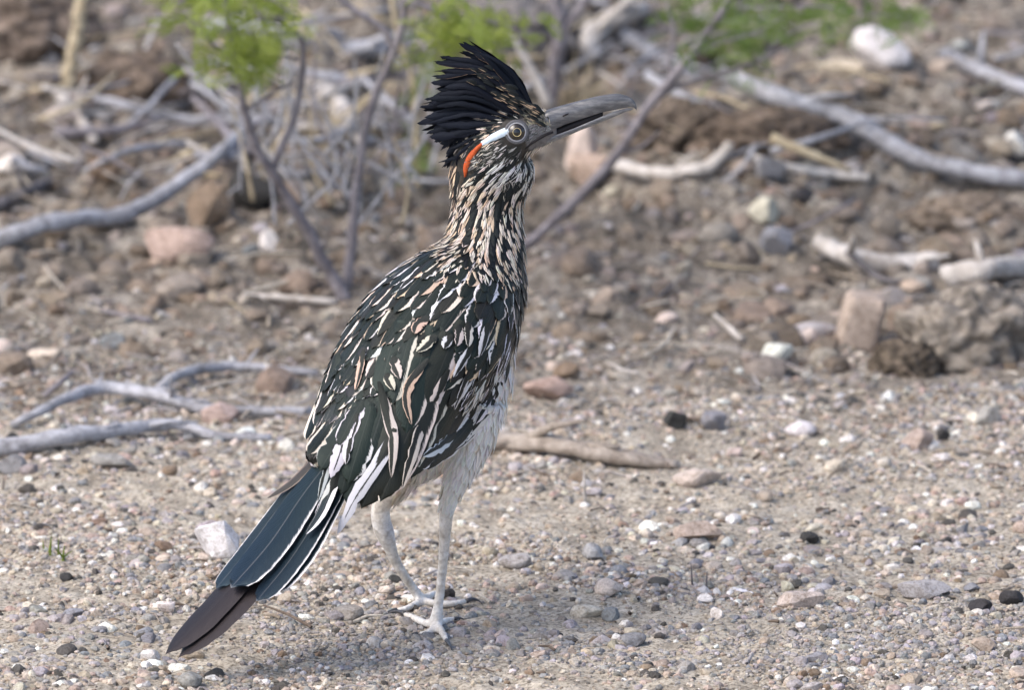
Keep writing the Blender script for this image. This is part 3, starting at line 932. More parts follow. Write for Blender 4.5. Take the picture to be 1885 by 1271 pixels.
b = G(640, 548)
sh1 = empty('shrub', b); y1 = b.y
tag(sh1, 'thin grey-stemmed shrub with bright feathery green leaves beside the crest', 'shrub')
stem(sh1, [(642, 560), (603, 495), (560, 415), (512, 335), (470, 268), (448, 190), (436, 120), (425, 60)], 13, 5, M['bark_twig'], y1, 1, ys=[y1, y1, y1 - .01, y1 - .02, y1 - .03, y1 - .04, y1 - .05, y1 - .05])
stem(sh1, [(498, 322), (520, 265), (545, 205), (557, 120), (552, 72), (520, 42), (470, 30)], 8, 4, M['bark_twig'], y1 - 0.02, 2)
stem(sh1, [(636, 548), (645, 470), (652, 390), (664, 290), (686, 185), (728, 90), (748, 0), (760, -60)], 10, 6, M['bark_twig'], y1 + 0.01, 3)
stem(sh1, [(436, 120), (400, 90), (365, 50), (340, 20)], 4, 2, M['bark_twig'], y1 - 0.05, 4, n=10)
stem(sh1, [(452, 205), (490, 178), (540, 150)], 4, 2, M['bark_twig'], y1 - 0.035, 5, n=10)
stem(sh1, [(728, 90), (700, 50), (640, 10), (600, -30)], 8, 6, M['bark_twig'], y1 + 0.01, 6, n=14)
stem(sh1, [(748, 0), (800, 20), (850, 60), (900, 85), (960, 62)], 5, 2, M['bark_twig'], y1 - 0.01, 7, n=14)
c1p = [[(560, 70), (500, 60), (430, 60), (350, 45)], [(550, 110), (490, 95), (420, 85), (375, 110)], [(540, 40), (470, 20), (400, 10), (330, 25)], [(545, 30), (500, 0), (430, -20), (360, -10)], [(530, 90), (470, 105), (430, 112)]]
for i_, pp in enumerate(c1p + c2p if 'c2p' in globals() else c1p):
    stem(sh1, [q for q in pp], 2.6, 1.2, M['bark_twig'], y1 - 0.04, 60 + i_, 'twig', 12)
stem(sh1, [(430, 90), (418, 30), (410, -50)], 5, 4, M['bark_twig'], y1 - 0.05, 70, n=10)
leaves(sh1, c1p, 270, y1 - 0.04, 'leaf', 3, 0.9, 52)
c2p = [[(760, -10), (800, 20), (860, 50), (910, 70)], [(790, 30), (850, 70), (920, 90)], [(840, 0), (880, 30), (960, 55)], [(770, 20), (800, 70), (870, 100)]]
for i_, pp in enumerate(c2p):
    stem(sh1, [q for q in pp], 2.6, 1.2, M['bark_twig'], y1 - 0.01, 80 + i_, 'twig', 12)
leaves(sh1, c2p, 220, y1 - 0.01, 'leaf', 4, 0.9, 52)

srg_ = random.Random(77)
for i_ in range(34):
    u0 = srg_.uniform(440, 790); v0 = srg_.uniform(230, 420); L_ = srg_.uniform(140, 330); a_ = srg_.gauss(0, 0.55)
    du, dv_ = math.sin(a_) * L_, -math.cos(a_) * L_
    bw = srg_.uniform(-0.18, 0.18) * L_
    stem(sh1, [(u0, v0), (u0 + du * .35 + bw, v0 + dv_ * .35), (u0 + du * .7 + bw * .6, v0 + dv_ * .7), (u0 + du, v0 + dv_)], srg_.uniform(2.5, 5), 1.5, M[srg_.choice(('bark_grey', 'bark_twig', 'bark_straw', 'bark_grey'))], y1 + srg_.uniform(0.0, 0.22), 120 + i_, 'stem', 14)
b = G(765, 345)
sh2 = empty('shrub', b)
tag(sh2, 'yellowish upright stems with a few small leaves just behind the nape', 'shrub')
stem(sh2, [(772, 360), (768, 270), (766, 200), (758, 140), (735, 70), (720, -20)], 9, 6, M['bark_straw'], b.y, 11)
stem(sh2, [(600, 345), (598, 290), (605, 240), (660, 190), (720, 150)], 4, 3, M['bark_straw'], b.y - 0.03, 12)
stem(sh2, [(700, 170), (660, 200), (640, 250)], 7, 3, M['bark_straw'], b.y - 0.02, 13, n=12)
leaves(sh2, [[(760, 230), (770, 270), (765, 310)], [(775, 260), (760, 290), (750, 320)], [(770, 60), (780, 130), (770, 180)]], 26, b.y - 0.01, 'leaf_dull', 8, 1.0, 18)

b = G(940, 470)
sh3 = empty('shrub', b)
tag(sh3, 'slender leaning twig with dull green leaves rising past the beak tip', 'shrub')
ya = b.y
stem(sh3, [(930, 478), (1000, 425), (1060, 368), (1130, 290), (1200, 188), (1245, 135), (1290, 75), (1335, 10), (1360, -40)], 11, 6, M['bark_twig'], ya, 21)
stem(sh3, [(1200, 188), (1245, 158), (1320, 138), (1400, 110), (1450, 88), (1500, 72)], 7, 2, M['bark_dark'], ya, 22)
stem(sh3, [(1240, 150), (1232, 110), (1240, 60), (1225, 0)], 5, 3, M['bark_twig'], ya, 23, n=14)
for i_, pp in enumerate([[(1140, 282), (1180, 270), (1215, 240)], [(1160, 245), (1150, 200), (1165, 160)], [(1320, 138), (1370, 120), (1420, 130), (1470, 115)], [(1400, 110), (1440, 70), (1500, 40)],
                         [(1270, 105), (1320, 80), (1390, 60), (1460, 20)], [(1290, 75), (1340, 60), (1420, 70)], [(1335, 10), (1400, 15), (1500, 10), (1600, 25), (1690, 30)], [(1232, 60), (1200, 20), (1180, -20)]]):
    stem(sh3, pp, 3.6, 1.4, M['bark_twig'], ya + 0.01 * (i_ % 4), 150 + i_, 'twig', 12)
leaves(sh3, [[(1230, 60), (1300, 30), (1380, 20)], [(1300, 90), (1370, 70), (1430, 60)], [(1340, 20), (1400, 40), (1470, 20)], [(1300, 110), (1350, 100), (1400, 75)], [(1250, 20), (1290, 50)], [(1580, 30), (1640, 25), (1700, 30)], [(1450, 30), (1520, 20), (1600, 25)], [(1400, 60), (1460, 40), (1540, 50)]], 230, ya + 0.04, 'leaf_dull', 9, 0.95, 46, 0.07)

b = G(1018, 205)
sh4 = empty('shrub', b)
tag(sh4, 'bare grey forked shrub stem standing behind the forehead', 'shrub')
stem(sh4, [(1015, 215), (1020, 140), (1030, 65), (1024, 0), (1020, -50)], 15, 11, M['bark_twig'], b.y, 31)
stem(sh4, [(1030, 65), (1060, 25), (1090, -20)], 9, 7, M['bark_twig'], b.y, 32, n=12)
stem(sh4, [(1015, 200), (985, 140), (960, 95), (940, 60)], 9, 5, M['bark_pale'], b.y - 0.02, 33, n=12)

b = G(125, 178)
sh5 = empty('shrub', b)
tag(sh5, 'single pale bare upright stem rising from the sandy rock', 'shrub')
stem(sh5, [(122, 182), (130, 120), (142, 60), (150, 0), (155, -50)], 14, 13, M['bark_straw'], b.y, 41)

# dry straw tuft behind the beak
def tuft(px, py, n, Lpx, seed, label, mat, spread=0.5, name='dry_grass'):
    rg = random.Random(seed)
    b = G(px, py)
    V, F = [], []
    for i in range(n):
        a = rg.uniform(0, 6.28); s = rg.uniform(0.05, spread)
        L = Lpx * K * rg.uniform(0.5, 1.0)
        o = b + Vector((rg.gauss(0, 0.006), rg.gauss(0, 0.006), -0.001))
        d = Vector((math.cos(a) * s, math.sin(a) * s, 1)).normalized()
        droop = Vector((math.cos(a), math.sin(a), -0.8)) * L * s * 0.6
        P = [o + d * L * t + droop * t * t for t in (0, .3, .6, 1)]
        tube(V, F, P, [0.0007, 0.0006, 0.0005, 0.0002], 4, cap=False)
    o = link_mesh(name, py_mesh(name, V, F, True), None, mat)
    tag(o, label, 'grass')
tuft(1055, 225, 60, 170, 1, 'tuft of pale dry grass standing behind the beak', M['bark_straw'], 0.8)
tuft(590, 260, 30, 150, 2, 'tuft of pale dry grass behind the shrub stems', M['bark_straw'], 0.9)
tuft(1760, 640, 24, 90, 4, 'small dry tuft growing on the crumbly clod', M['bark_straw'], 1.3)
tuft(88, 1030, 7, 48, 5, 'tiny green sprout on the gravel left of the white wedge stone', M['leaf'], 0.5, 'sprout')
tuft(1300, 1085, 2, 55, 6, 'single dry stalk standing in the gravel', M['bark_dark'], 0.1, 'dry_stalk')
tuft(1055, 925, 2, 80, 7, 'thin pale stalk standing behind the gravel by the bird', M['bark_pale'], 0.1, 'dry_stalk')
# ------------------------------------------------------------------ the roadrunner
# spine stations: px, py, depth px, half width (lateral), half height (dorsoventral), heading deg
ST = [
    (585, 852, -205, 30, 20, 50), (640, 805, -160, 84, 58, 50), (705, 738, -90, 126, 98, 51), (768, 662, -15, 150, 122, 52),
    (822, 590, 50, 146, 124, 52), (866, 522, 98, 112, 106, 46), (888, 466, 122, 80, 80, 36), (894, 416, 134, 64, 67, 25),
    (897, 366, 138, 57, 66, 15), (905, 320, 136, 60, 76, 8), (912, 276, 128, 62, 70, 4), (938, 250, 121, 54, 58, 2),
    (968, 240, 116, 42, 44, 0), (1000, 235, 113, 29, 33, 0), (1024, 229, 111, 19, 25, 0)]
NQ = len(ST)
RES = 10
SP = catmull(ST, (NQ - 1) * RES + 1)
SPC = [W(s[0], s[1], s[2]) for s in SP]
FR = []
for i in range(len(SP)):
    t = (SPC[min(i + 1, len(SP) - 1)] - SPC[max(i - 1, 0)]).normalized()
    a = R(SP[i][5])
    lat = Vector((math.sin(a), -math.cos(a), 0))
    lat = (lat - t * lat.dot(t)).normalized()
    FR.append((t, lat, lat.cross(t).normalized()))

def ring_pt(fi, th, grow=0.0):
    i = min(int(fi), len(SP) - 2); k = fi - i
    def one(i):
        t, lat, dv = FR[i]
        return SPC[i] + lat * (math.sin(th) * (SP[i][3] + grow) * K) + dv * (math.cos(th) * (SP[i][4] + grow) * K)
    return one(i).lerp(one(i + 1), k)

def spine_t(fi):
    return FR[min(int(round(fi)), len(SP) - 1)][0]

bird = empty('roadrunner', W(800, 1160, 0) * 1.0)
tag(bird, 'streaky dark roadrunner with raised black crest standing on gravel, looking right', 'bird')

# --- continuous body surface
BV, BF = [], []
nseg = 28
for i in range(0, len(SP), 2):
    for j in range(nseg):
        BV.append(ring_pt(i, 2 * math.pi * j / nseg))
nr = len(range(0, len(SP), 2))
for i in range(nr - 1):
    for j in range(nseg):
        j2 = (j + 1) % nseg
        BF.append((i * nseg + j, i * nseg + j2, (i + 1) * nseg + j2, (i + 1) * nseg + j))
BF.append(tuple(range(nseg))[::-1]); BF.append(tuple((nr - 1) * nseg + j for j in range(nseg)))

def ptube(pts, ns=12, n=20):
    """pts: px, py, depth px, radius px"""
    S = catmull(pts, n)
    tube(BV, BF, [W(*q[:3]) for q in S], [q[3] * K for q in S], ns)

def gtoe(px_list, rads, n=10):
    P = []
    for (a, b, up) in px_list:
        g = G(a, b, up * K)
        P.append(tuple(g))
    S = [Vector(q) for q in catmull(P, n)]
    r = np.interp(np.linspace(0, 1, n), np.linspace(0, 1, len(rads)), rads)
    tube(BV, BF, S, [x * K for x in r], 9)
    return S

# belly and vent
ptube([(868, 625, 70, 82), (864, 690, 40, 83), (848, 755, 25, 74), (815, 808, 20, 64), (775, 852, 5, 38), (735, 880, -25, 14)], 16)
# near leg: feathered thigh, joint, shank
footR = G(803, 1152, 8 * K)
dR = footR.y / K
ptube([(868, 745, 0, 66), (864, 800, -12, 52), (848, 862, -28, 32), (832, 905, -35, 20), (824, 934, -36, 15.5), (821, 958, -34, 13.0), (818, 1000, -27, 11.0),
       (815, 1040, -18, 9.6), (810, 1090, -6, 9.2), (806, 1122, dR, 10.5), (803, 1146, dR, 14)], 12, 44)
footL = G(776, 1108, 6 * K)
dL = footL.y / K
ptube([(775, 815, 60, 50), (740, 880, 85, 32), (704, 925, 100, 20), (701, 955, 106, 19), (709, 984, 112, 18.5), (717, 1006, 119, 13.5), (728, 1034, 130, 10.5), (749, 1068, dL - 25, 9.2), (768, 1095, dL, 10), (777, 1106, dL, 12)], 12, 36)
CLAWS = []
def toe(a, rads, claw_px):
    S = gtoe(a, rads)
    CLAWS.append((S[-1], claw_px, rads[-1]))
toe([(803, 1148, 9), (786, 1149, 10), (764, 1140, 9), (745, 1131, 8)], [10, 8.5, 7.5, 6.2], [(736, 1127, 9), (722, 1127, 7), (712, 1133, 1)])
toe([(803, 1152, 8), (812, 1162, 9), (818, 1172, 8), (822, 1180, 7)], [10, 8, 7, 5.5], [(826, 1185, 7), (830, 1192, 5), (832, 1199, 1)])
toe([(801, 1152, 8), (795, 1162, 8), (784, 1166, 7), (770, 1168, 6)], [9, 7.5, 6.5, 5], [(763, 1168, 6), (755, 1171, 4), (750, 1176, 1)])
toe([(804, 1148, 8), (815, 1146, 9), (826, 1142, 8), (836, 1140, 6)], [9, 7.5, 6.5, 5], [(842, 1139, 6), (849, 1139, 4), (854, 1142, 1)])
toe([(777, 1107, 7), (800, 1112, 8), (830, 1113, 9), (858, 1108, 9)], [9.5, 8.2, 7.4, 6], [(868, 1104, 12), (880, 1106, 9), (889, 1114, 2)])
toe([(777, 1109, 7), (762, 1115, 8), (745, 1122, 8), (730, 1124, 6)], [9, 7.6, 6.5, 5], [(722, 1125, 7), (712, 1129, 4), (706, 1134, 1)])
toe([(777, 1106, 7), (788, 1100, 8), (800, 1094, 7), (810, 1090, 6)], [10, 8.5, 7, 5.5], [(816, 1088, 6), (822, 1089, 4), (827, 1092, 1)])
toe([(775, 1106, 7), (760, 1102, 7), (748, 1100, 6), (738, 1100, 5)], [10, 8, 6.5, 5], [(732, 1100, 5), (726, 1102, 3), (722, 1106, 1)])

tmp = bpy.data.objects.new('tmp_body', py_mesh('tmp_body', BV, BF, True))
COL.objects.link(tmp)
rm = tmp.modifiers.new('r', 'REMESH'); rm.mode = 'VOXEL'; rm.voxel_size = 0.00125
sm = tmp.modifiers.new('s', 'SMOOTH'); sm.factor = 0.5; sm.iterations = 5
dg = bpy.context.evaluated_depsgraph_get()
body_me = bpy.data.meshes.new_from_object(tmp.evaluated_get(dg))
bpy.data.objects.remove(tmp)
body_me.name = 'body'
body_me.polygons.foreach_set('use_smooth', [True] * len(body_me.polygons))
hull = BVHTree.FromPolygons([v.co.copy() for v in body_me.vertices], [tuple(p.vertices) for p in body_me.polygons])
dirs = np.array([list(v.co) for v in body_me.vertices])

def project(p):
    d = Vector(p) - CAM
    z = d.dot(FWD); s = 36.0 / 1885 / LENS
    return 942.5 + d.x / z / s, 635.5 - d.dot(UPV) / z / s

spc = np.array([list(p) for p in SPC])
def spine_coord(p):
    """nearest spine index and angle from dorsal (deg, + right)"""
    p = np.array(p)
    rad = np.array([max(s[3], s[4]) for s in SP]) * K
    d = np.linalg.norm(spc - p, axis=1) / (rad + 0.004)
    i = int(np.argmin(d))
    t, lat, dv = FR[i]
    q = Vector(p) - SPC[i]
    return i / RES, math.degrees(math.atan2(q.dot(lat), q.dot(dv))), float(d[i])

cols = np.zeros((len(dirs), 4)); cols[:, 3] = 1
for i, p in enumerate(dirs):
    u, v = project(p)
    if v > 860 or (v > 700 and p[1] < 0.4 and spine_coord(p)[2] > 1.05):
        t_ = sstep(880, 960, v)
        c = np.array((0.72, 0.65, 0.56)) * (1 - t_) + np.array((0.74, 0.72, 0.69)) * t_
        jR = math.exp(-(((u - 826) / 11) ** 2 + ((v - 922) / 22) ** 2)); jL = math.exp(-(((u - 716) / 13) ** 2 + ((v - 976) / 20) ** 2))
        k = min(1, jR + jL) * 0.6
        c = c * (1 - k) + np.array((0.40, 0.44, 0.54)) * k
    else:
        q, th, _ = spine_coord(p)
        if q > 11.6:
            c = np.array((0.15, 0.145, 0.15))
        elif q > 6:
            c = np.array((0.03, 0.026, 0.022))
        elif abs(th) > 125:
            c = np.array((0.55, 0.48, 0.40))
        else:
            c = np.array((0.018, 0.020, 0.018))
    cols[i, :3] = c
ca = body_me.attributes.new('col', 'FLOAT_COLOR', 'POINT')
ca.data.foreach_set('color', cols.astype(np.float32).ravel())
body_me.materials.clear()
link_mesh('body', body_me, bird, M['body'])

for (p0, cp, r0) in CLAWS:
    S = [Vector(q) for q in catmull([tuple(p0)] + [tuple(G(a, b_, up * K)) for a, b_, up in cp], 8)]
    V, F = [], []
    tube(V, F, S, [r0 * K * f for f in (0.80, 0.74, 0.66, 0.55, 0.44, 0.32, 0.2, 0.06)], 8)
    link_mesh('claw', py_mesh('claw', V, F, True), bird, M['claw'])

# --- feathers
PROF = {
    'contour': ([0, .14, .32, .5, .68, .82, .92, .98, 1.0], [.35, .62, .88, 1, 1, .84, .58, .30, .06]),
    'point': ([0, .14, .32, .5, .68, .82, .92, .98, 1.0], [.40, .75, 1, .98, .80, .56, .32, .14, .02]),
    'long': ([0, .12, .28, .46, .64, .80, .91, .975, 1.0], [.30, .52, .74, .90, 1, .97, .76, .42, .08]),
    'blunt': ([0, .12, .28, .46, .64, .82, .93, .98, 1.0], [.42, .60, .78, .92, 1, 1, .88, .62, .22]),
    'strip': ([0, .12, .28, .46, .64, .80, .91, .975, 1.0], [.30, .65, .92, 1, .95, .75, .5, .24, .04]),
}
US = (-1.0, -0.55, 0.0, 0.55, 1.0)
frg = random.Random(99)

class Acc:
    def __init__(s):
        s.V, s.F, s.uv, s.ep, s.cb, s.ce = [], [], [], [], [], []
        s.mat = None
    def mesh(s, name):
        me = py_mesh(name, s.V, s.F, True, {
            'fuv': ('FLOAT_VECTOR', s.uv), 'ep': ('FLOAT_VECTOR', s.ep), 'cb': ('FLOAT_COLOR', s.cb), 'ce': ('FLOAT_COLOR', s.ce)})
        me.materials.append(M[s.mat] if s.mat else M['feather_black' if 'crest' in name else ('feather_tail' if 'tail' in name else 'feather')])
        return me

def resample(P, fr):
    out = []
    n = len(P) - 1
    for f in fr:
        x = f * n; i = min(int(x), n - 1)
        out.append(P[i].lerp(P[i + 1], x - i))
    return out

def add_feather(acc, P, Nn, hw, prof, cb, ce, ep, cup=0.25, rag=0.06, twist=0.0, shaft=0.08, dense=0, cb2=None):
    vs_, ws = PROF[prof]
    if dense:
        v2_ = np.concatenate([np.linspace(0, 0.9, dense), np.linspace(0.93, 1.0, 4)])
        ws = np.interp(v2_, vs_, ws); vs_ = [float(x) for x in v2_]
    PP = resample(P, vs_); NN = resample(Nn, vs_)
    base = len(acc.V); rnd = frg.random()
    n = len(vs_)
    for i in range(n):
        t = (PP[min(i + 1, n - 1)] - PP[max(i - 1, 0)]).normalized()
        nn = NN[i]; nn = (nn - t * nn.dot(t)).normalized()
        s = t.cross(nn).normalized()
        if twist:
            s = (s + nn * twist).normalized(); nn = s.cross(t).normalized()
        fray = {u: ((1 - frg.uniform(0.10, 0.34)) if (dense and abs(u) == 1 and rag > 0.025 and i > 3 and frg.random() < 0.22 * min(1, rag / 0.06)) else 1.0) for u in US}
        cbi = cb if cb2 is None else tuple(a_ * (1 - vs_[i]) + b_ * vs_[i] for a_, b_ in zip(cb, cb2))
        for u in US:
            w = hw * ws[i] * (1 + frg.uniform(-rag, rag) * abs(u)) * fray[u]
            back = -abs(u) ** 2 * hw * 0.25 * (1 if i > 1 else 0) * (0.3 if prof in ('strip',) else 1.0)
            acc.V.append(PP[i] + s * (u * w) - nn * (cup * u * u * w) + t * (back + frg.uniform(-rag, rag) * hw * 0.6 * abs(u)))
            acc.uv.append((u, vs_[i], rnd)); acc.ep.append(ep); acc.cb.append((*cbi, 1)); acc.ce.append((*ce, shaft))
    m = len(US)
    for i in range(n - 1):
        for j in range(m - 1):
            a = base + i * m + j
            acc.F.append((a, a + 1, a + m + 1, a + m))

def rib_surface(p0, f, L, h0, h1_, n=9):
    """rib that hugs the body hull from p0 in direction f"""
    P, N_ = [], []
    p = p0
    loc, nor, _, _ = hull.find_nearest(p)
    f = (f - nor * f.dot(nor)).normalized()
    for i in range(n):
        v = i / (n - 1)
        loc, nor, _, _ = hull.find_nearest(p)
        P.append(loc + nor * (h0 + (h1_ - h0) * v)); N_.append(nor.copy())
        f = (f - nor * f.dot(nor)).normalized()
        p = loc + f * (L / (n - 1))
    return P, N_

def wing_depth(u, v, off):
    """depth (m) of the folded wing's surface at a photograph point: on the body hull, else the straight plate of the wing"""
    d = ray(u, v)
    base = -100 - 0.62 * (min(v, 840) - 600) - 0.2 * max(0, v - 840)
    base += (0.012 if u > 740 else 0.004 * (1 - sstep(740, 840, v))) * (u - 740) ** 2 - off
    if v < 640: base = 1e9
    loc, nor, _, _ = hull.ray_cast(CAM, d)
    if loc is not None and v < 880:
        base = min(base, (loc + nor * (off * K)).y / K)
    if base > 1e8: base = -60
    return base * K

def rib_px(pts, off0, off1, n=13, dep=None):
    """rib through photograph points laid on the folded wing (raised by off px)"""
    S = catmull(pts, n)
    ys, N_ = [], []
    for i, q in enumerate(S):
        o = off0 + (off1 - off0) * i / (n - 1)
        y = wing_depth(q[0], q[1], o)
        ys.append(y)
        e = 9
        px_ = Wy(q[0] + e, q[1], wing_depth(q[0] + e, q[1], o)) - Wy(q[0] - e, q[1], wing_depth(q[0] - e, q[1], o))
        py_ = Wy(q[0], q[1] + e, wing_depth(q[0], q[1] + e, o)) - Wy(q[0], q[1] - e, wing_depth(q[0], q[1] - e, o))
        nn = px_.cross(py_)
        if nn.length < 1e-9: nn = Vector((0, -1, 0.2))
        nn.normalize()
        if nn.y > 0: nn = -nn
        if nn.y > -0.35: nn = (nn + Vector((0, -0.6, 0))).normalized()
        N_.append(nn)
    ysm = np.convolve(np.pad(np.array(ys), 2, mode='edge'), np.ones(5) / 5, 'valid')
    P = [Wy(q[0], q[1], y) for q, y in zip(S, ysm)]
    Ns = []
    for i in range(n):
        a = Vector((0, 0, 0))
        for j in range(max(0, i - 3), min(n, i + 4)): a += N_[j]
        Ns.append(a.normalized())
    return P, Ns

def rib_free(pts, normal, n=13):
    """pts: px, py, depth px"""
    S = catmull(pts, n)
    return [W(*q) for q in S], [normal] * n

DG = (0.011, 0.0145, 0.0125); DB = (0.016, 0.015, 0.013); BLK = (0.006, 0.0065, 0.009)
BUFF = (0.64, 0.49, 0.36); CRM = (0.71, 0.63, 0.54); WHT = (0.74, 0.72, 0.72); BRN = (0.045, 0.032, 0.024)
def jc(c, a=0.2):
    f = 1 + frg.uniform(-a, a)
    return tuple(max(0.002, min(0.92, x * f * (1 + frg.uniform(-0.05, 0.05)))) for x in c)

stuff = {k: Acc() for k in ('body_plumage', 'neck_plumage', 'head_plumage', 'belly_plumage')}
singles = []          # (size, name, Acc)
def single(name, P, Nn, hw, prof, cb, ce, ep, mat=None, **kw):
    a = Acc(); add_feather(a, P, Nn, hw, prof, cb, ce, ep, **{'dense': 15, **kw})
    vis = max(0.0, sum(n.dot((CAM - p).normalized()) for n, p in zip(Nn, P)) / len(P))
    L = sum((P[i + 1] - P[i]).length for i in range(len(P) - 1))
    a.mat = mat
    singles.append((vis * L * hw, name, a))

arc = [0.0]
for i in range(1, len(SPC)):
    arc.append(arc[-1] + (SPC[i] - SPC[i - 1]).length / K)
def q_at(a):
    return float(np.interp(a, arc, np.arange(len(arc))))
A = lambda q: arc[int(q * RES)]

# torso contour feathers
a = A(0.55); row = 0
while a < A(6.0):
    fi = q_at(a); q = fi / RES
    k = sstep(0.5, 3.0, q) * (1 - sstep(4.0, 6.2, q))
    i0 = int(fi)
    circ = math.pi * (SP[i0][3] + SP[i0][4])
    hw = 10.5 + 9 * k; spc_ = hw * 1.25
    ncol = max(8, int(circ / spc_))
    for j in range(ncol):
        th = 2 * math.pi * (j + 0.5 * (row % 2) + frg.uniform(-0.22, 0.22)) / ncol
        thd = math.degrees(th)
        if thd > 180: thd -= 360
        at = abs(thd)
        fj = min(len(SP) - 2, max(0, fi + frg.uniform(-1.6, 1.6)))
        p0 = ring_pt(fj, th)
        loc, nor, _, _ = hull.find_nearest(p0)
        if (loc - p0).length > 0.012: continue
        t = spine_t(fj)
        lat, dv = FR[int(fj)][1], FR[int(fj)][2]
        f = -t + Vector((0, 0, -0.30)) * sstep(40, 110, at)
        L = 46 + 52 * k
        if at > 128:
            L = 50; hwl = 13
            cb = jc((0.60, 0.54, 0.47)); ce = jc((0.72, 0.68, 0.62)); ep = (0.3, 0.3, 0.2)
            if q > 4.6:
                cb = jc(BRN); ce = jc(CRM); ep = (0.55, 0.55, 0.1); hwl = 10
            P, Nn = rib_surface(loc, f, L * K, 0.2 * K, 4 * K)
            add_feather(stuff['belly_plumage'], P, Nn, hwl * K, 'point', cb, ce, ep, 0.2, 0.12)
            continue
        if at > 88 and frg.random() < 0.85:
            hwl = frg.uniform(9, 13); L = frg.uniform(46, 62)
            cb = jc(DB); ce = jc(WHT if q < 4.6 else CRM); e = frg.uniform(0.35, 0.75)
            ep = (e, e * frg.uniform(0.1, 0.9), frg.choice((0, 0.1, 0.2)))
            P, Nn = rib_surface(loc, f, L * K, 0.5 * K, 6 * K)
            single('flank_feather', P, Nn, hwl * K, 'point', cb, ce, ep, cup=0.2, rag=0.08)
            continue
        if q < 1.5 and at < 60:
            hwl = 12; cb = jc((0.025, 0.027, 0.028), .4); ce = jc((0.22, 0.20, 0.195), .5); ep = (frg.uniform(.2, .7), frg.uniform(.2, .7), 0.12)
            P, Nn = rib_surface(loc, f, 44 * K, 0.5 * K, 5 * K)
            single('rump_feather', P, Nn, hwl * K, 'point', cb, ce, ep, cup=0.2, rag=0.2)
            continue
        cb = jc(DG if frg.random() < 0.75 else DB); ce = jc(frg.choice((BUFF, CRM, CRM, WHT, WHT)))
        r_ = frg.random()
        e1 = frg.uniform(0.28, 0.66)
        if r_ < 0.40: ep = (e1, 0.0, 0.0)
        elif r_ < 0.64: ep = (0.0, e1, 0.0)
        elif r_ < 0.86: ep = (e1 * 0.9, e1 * 0.7, 0.0)
        else: ep = (0.06, 0.06, 0.0)
        P, Nn = rib_surface(loc, f, L * frg.uniform(0.85, 1.15) * K, 0.5 * K, (5 + 4 * k) * K)
        single('back_feather', P, Nn, hw * frg.uniform(0.8, 1.15) * K, frg.choice(('contour', 'contour', 'point')), cb, ce, ep, cup=0.22, rag=0.10)
    a += hw * 1.55; row += 1

# neck: columns of pale and dark lance feathers
ncol = 40
a = A(5.4); row = 0
while a < A(10.6):
    fi = q_at(a); q = fi / RES
    for j in range(ncol):
        th = 2 * math.pi * (j + 0.16 * math.sin(row * 0.5 + j * 1.7) + frg.uniform(-0.12, 0.12)) / ncol
        thd = math.degrees(th)
        if thd > 180: thd -= 360
        at = abs(thd)
        if q > 9.7 and at < 100: continue
        fj = min(len(SP) - 2, fi + frg.uniform(-0.9, 0.9))
        p0 = ring_pt(fj, th)
        loc, nor, _, _ = hull.find_nearest(p0)
        u, v = project(loc)
        if nor.dot((CAM - loc).normalized()) > 0 and ((845 < u < 950 and v < 320 and q > 9.0) or (u > 868 and v < 470)): continue
        f = -spine_t(fj)
        pale = (j % 2 == 0)
        if q < 6.2 and frg.random() < 0.3: pale = not pale
        if at > 135:    # throat
            cb = jc((0.05, 0.042, 0.035)); ce = jc((0.70, 0.66, 0.60)); e = 0.85 if pale else 0.45
            L, hwl = 40, 7.5
        elif pale:
            cb = jc(BRN); ce = jc(BUFF if frg.random() < 0.55 else CRM); e = frg.uniform(0.60, 0.92); L, hwl = 44, 7.6
        else:
            cb = jc(BLK, 0.3); ce = jc(CRM); e = frg.choice((0.0, 0.0, 0.15)); L, hwl = 46, 9
        if at < 45: e *= 0.75
        ep = (e, e * frg.uniform(0.6, 1.0), 0.1 if pale else 0.0)
        lift = 4.5 if at < 120 else 7
        P, Nn = rib_surface(loc, f, L * frg.uniform(0.8, 1.15) * K, 0.3 * K, (lift + (1.2 if pale else 0) + frg.uniform(-1, 1.5)) * K, 7)
        add_feather(stuff['neck_plumage'], P, Nn, hwl * K, 'point', cb, ce, ep, 0.25, 0.12)
    a += 13.5; row += 1

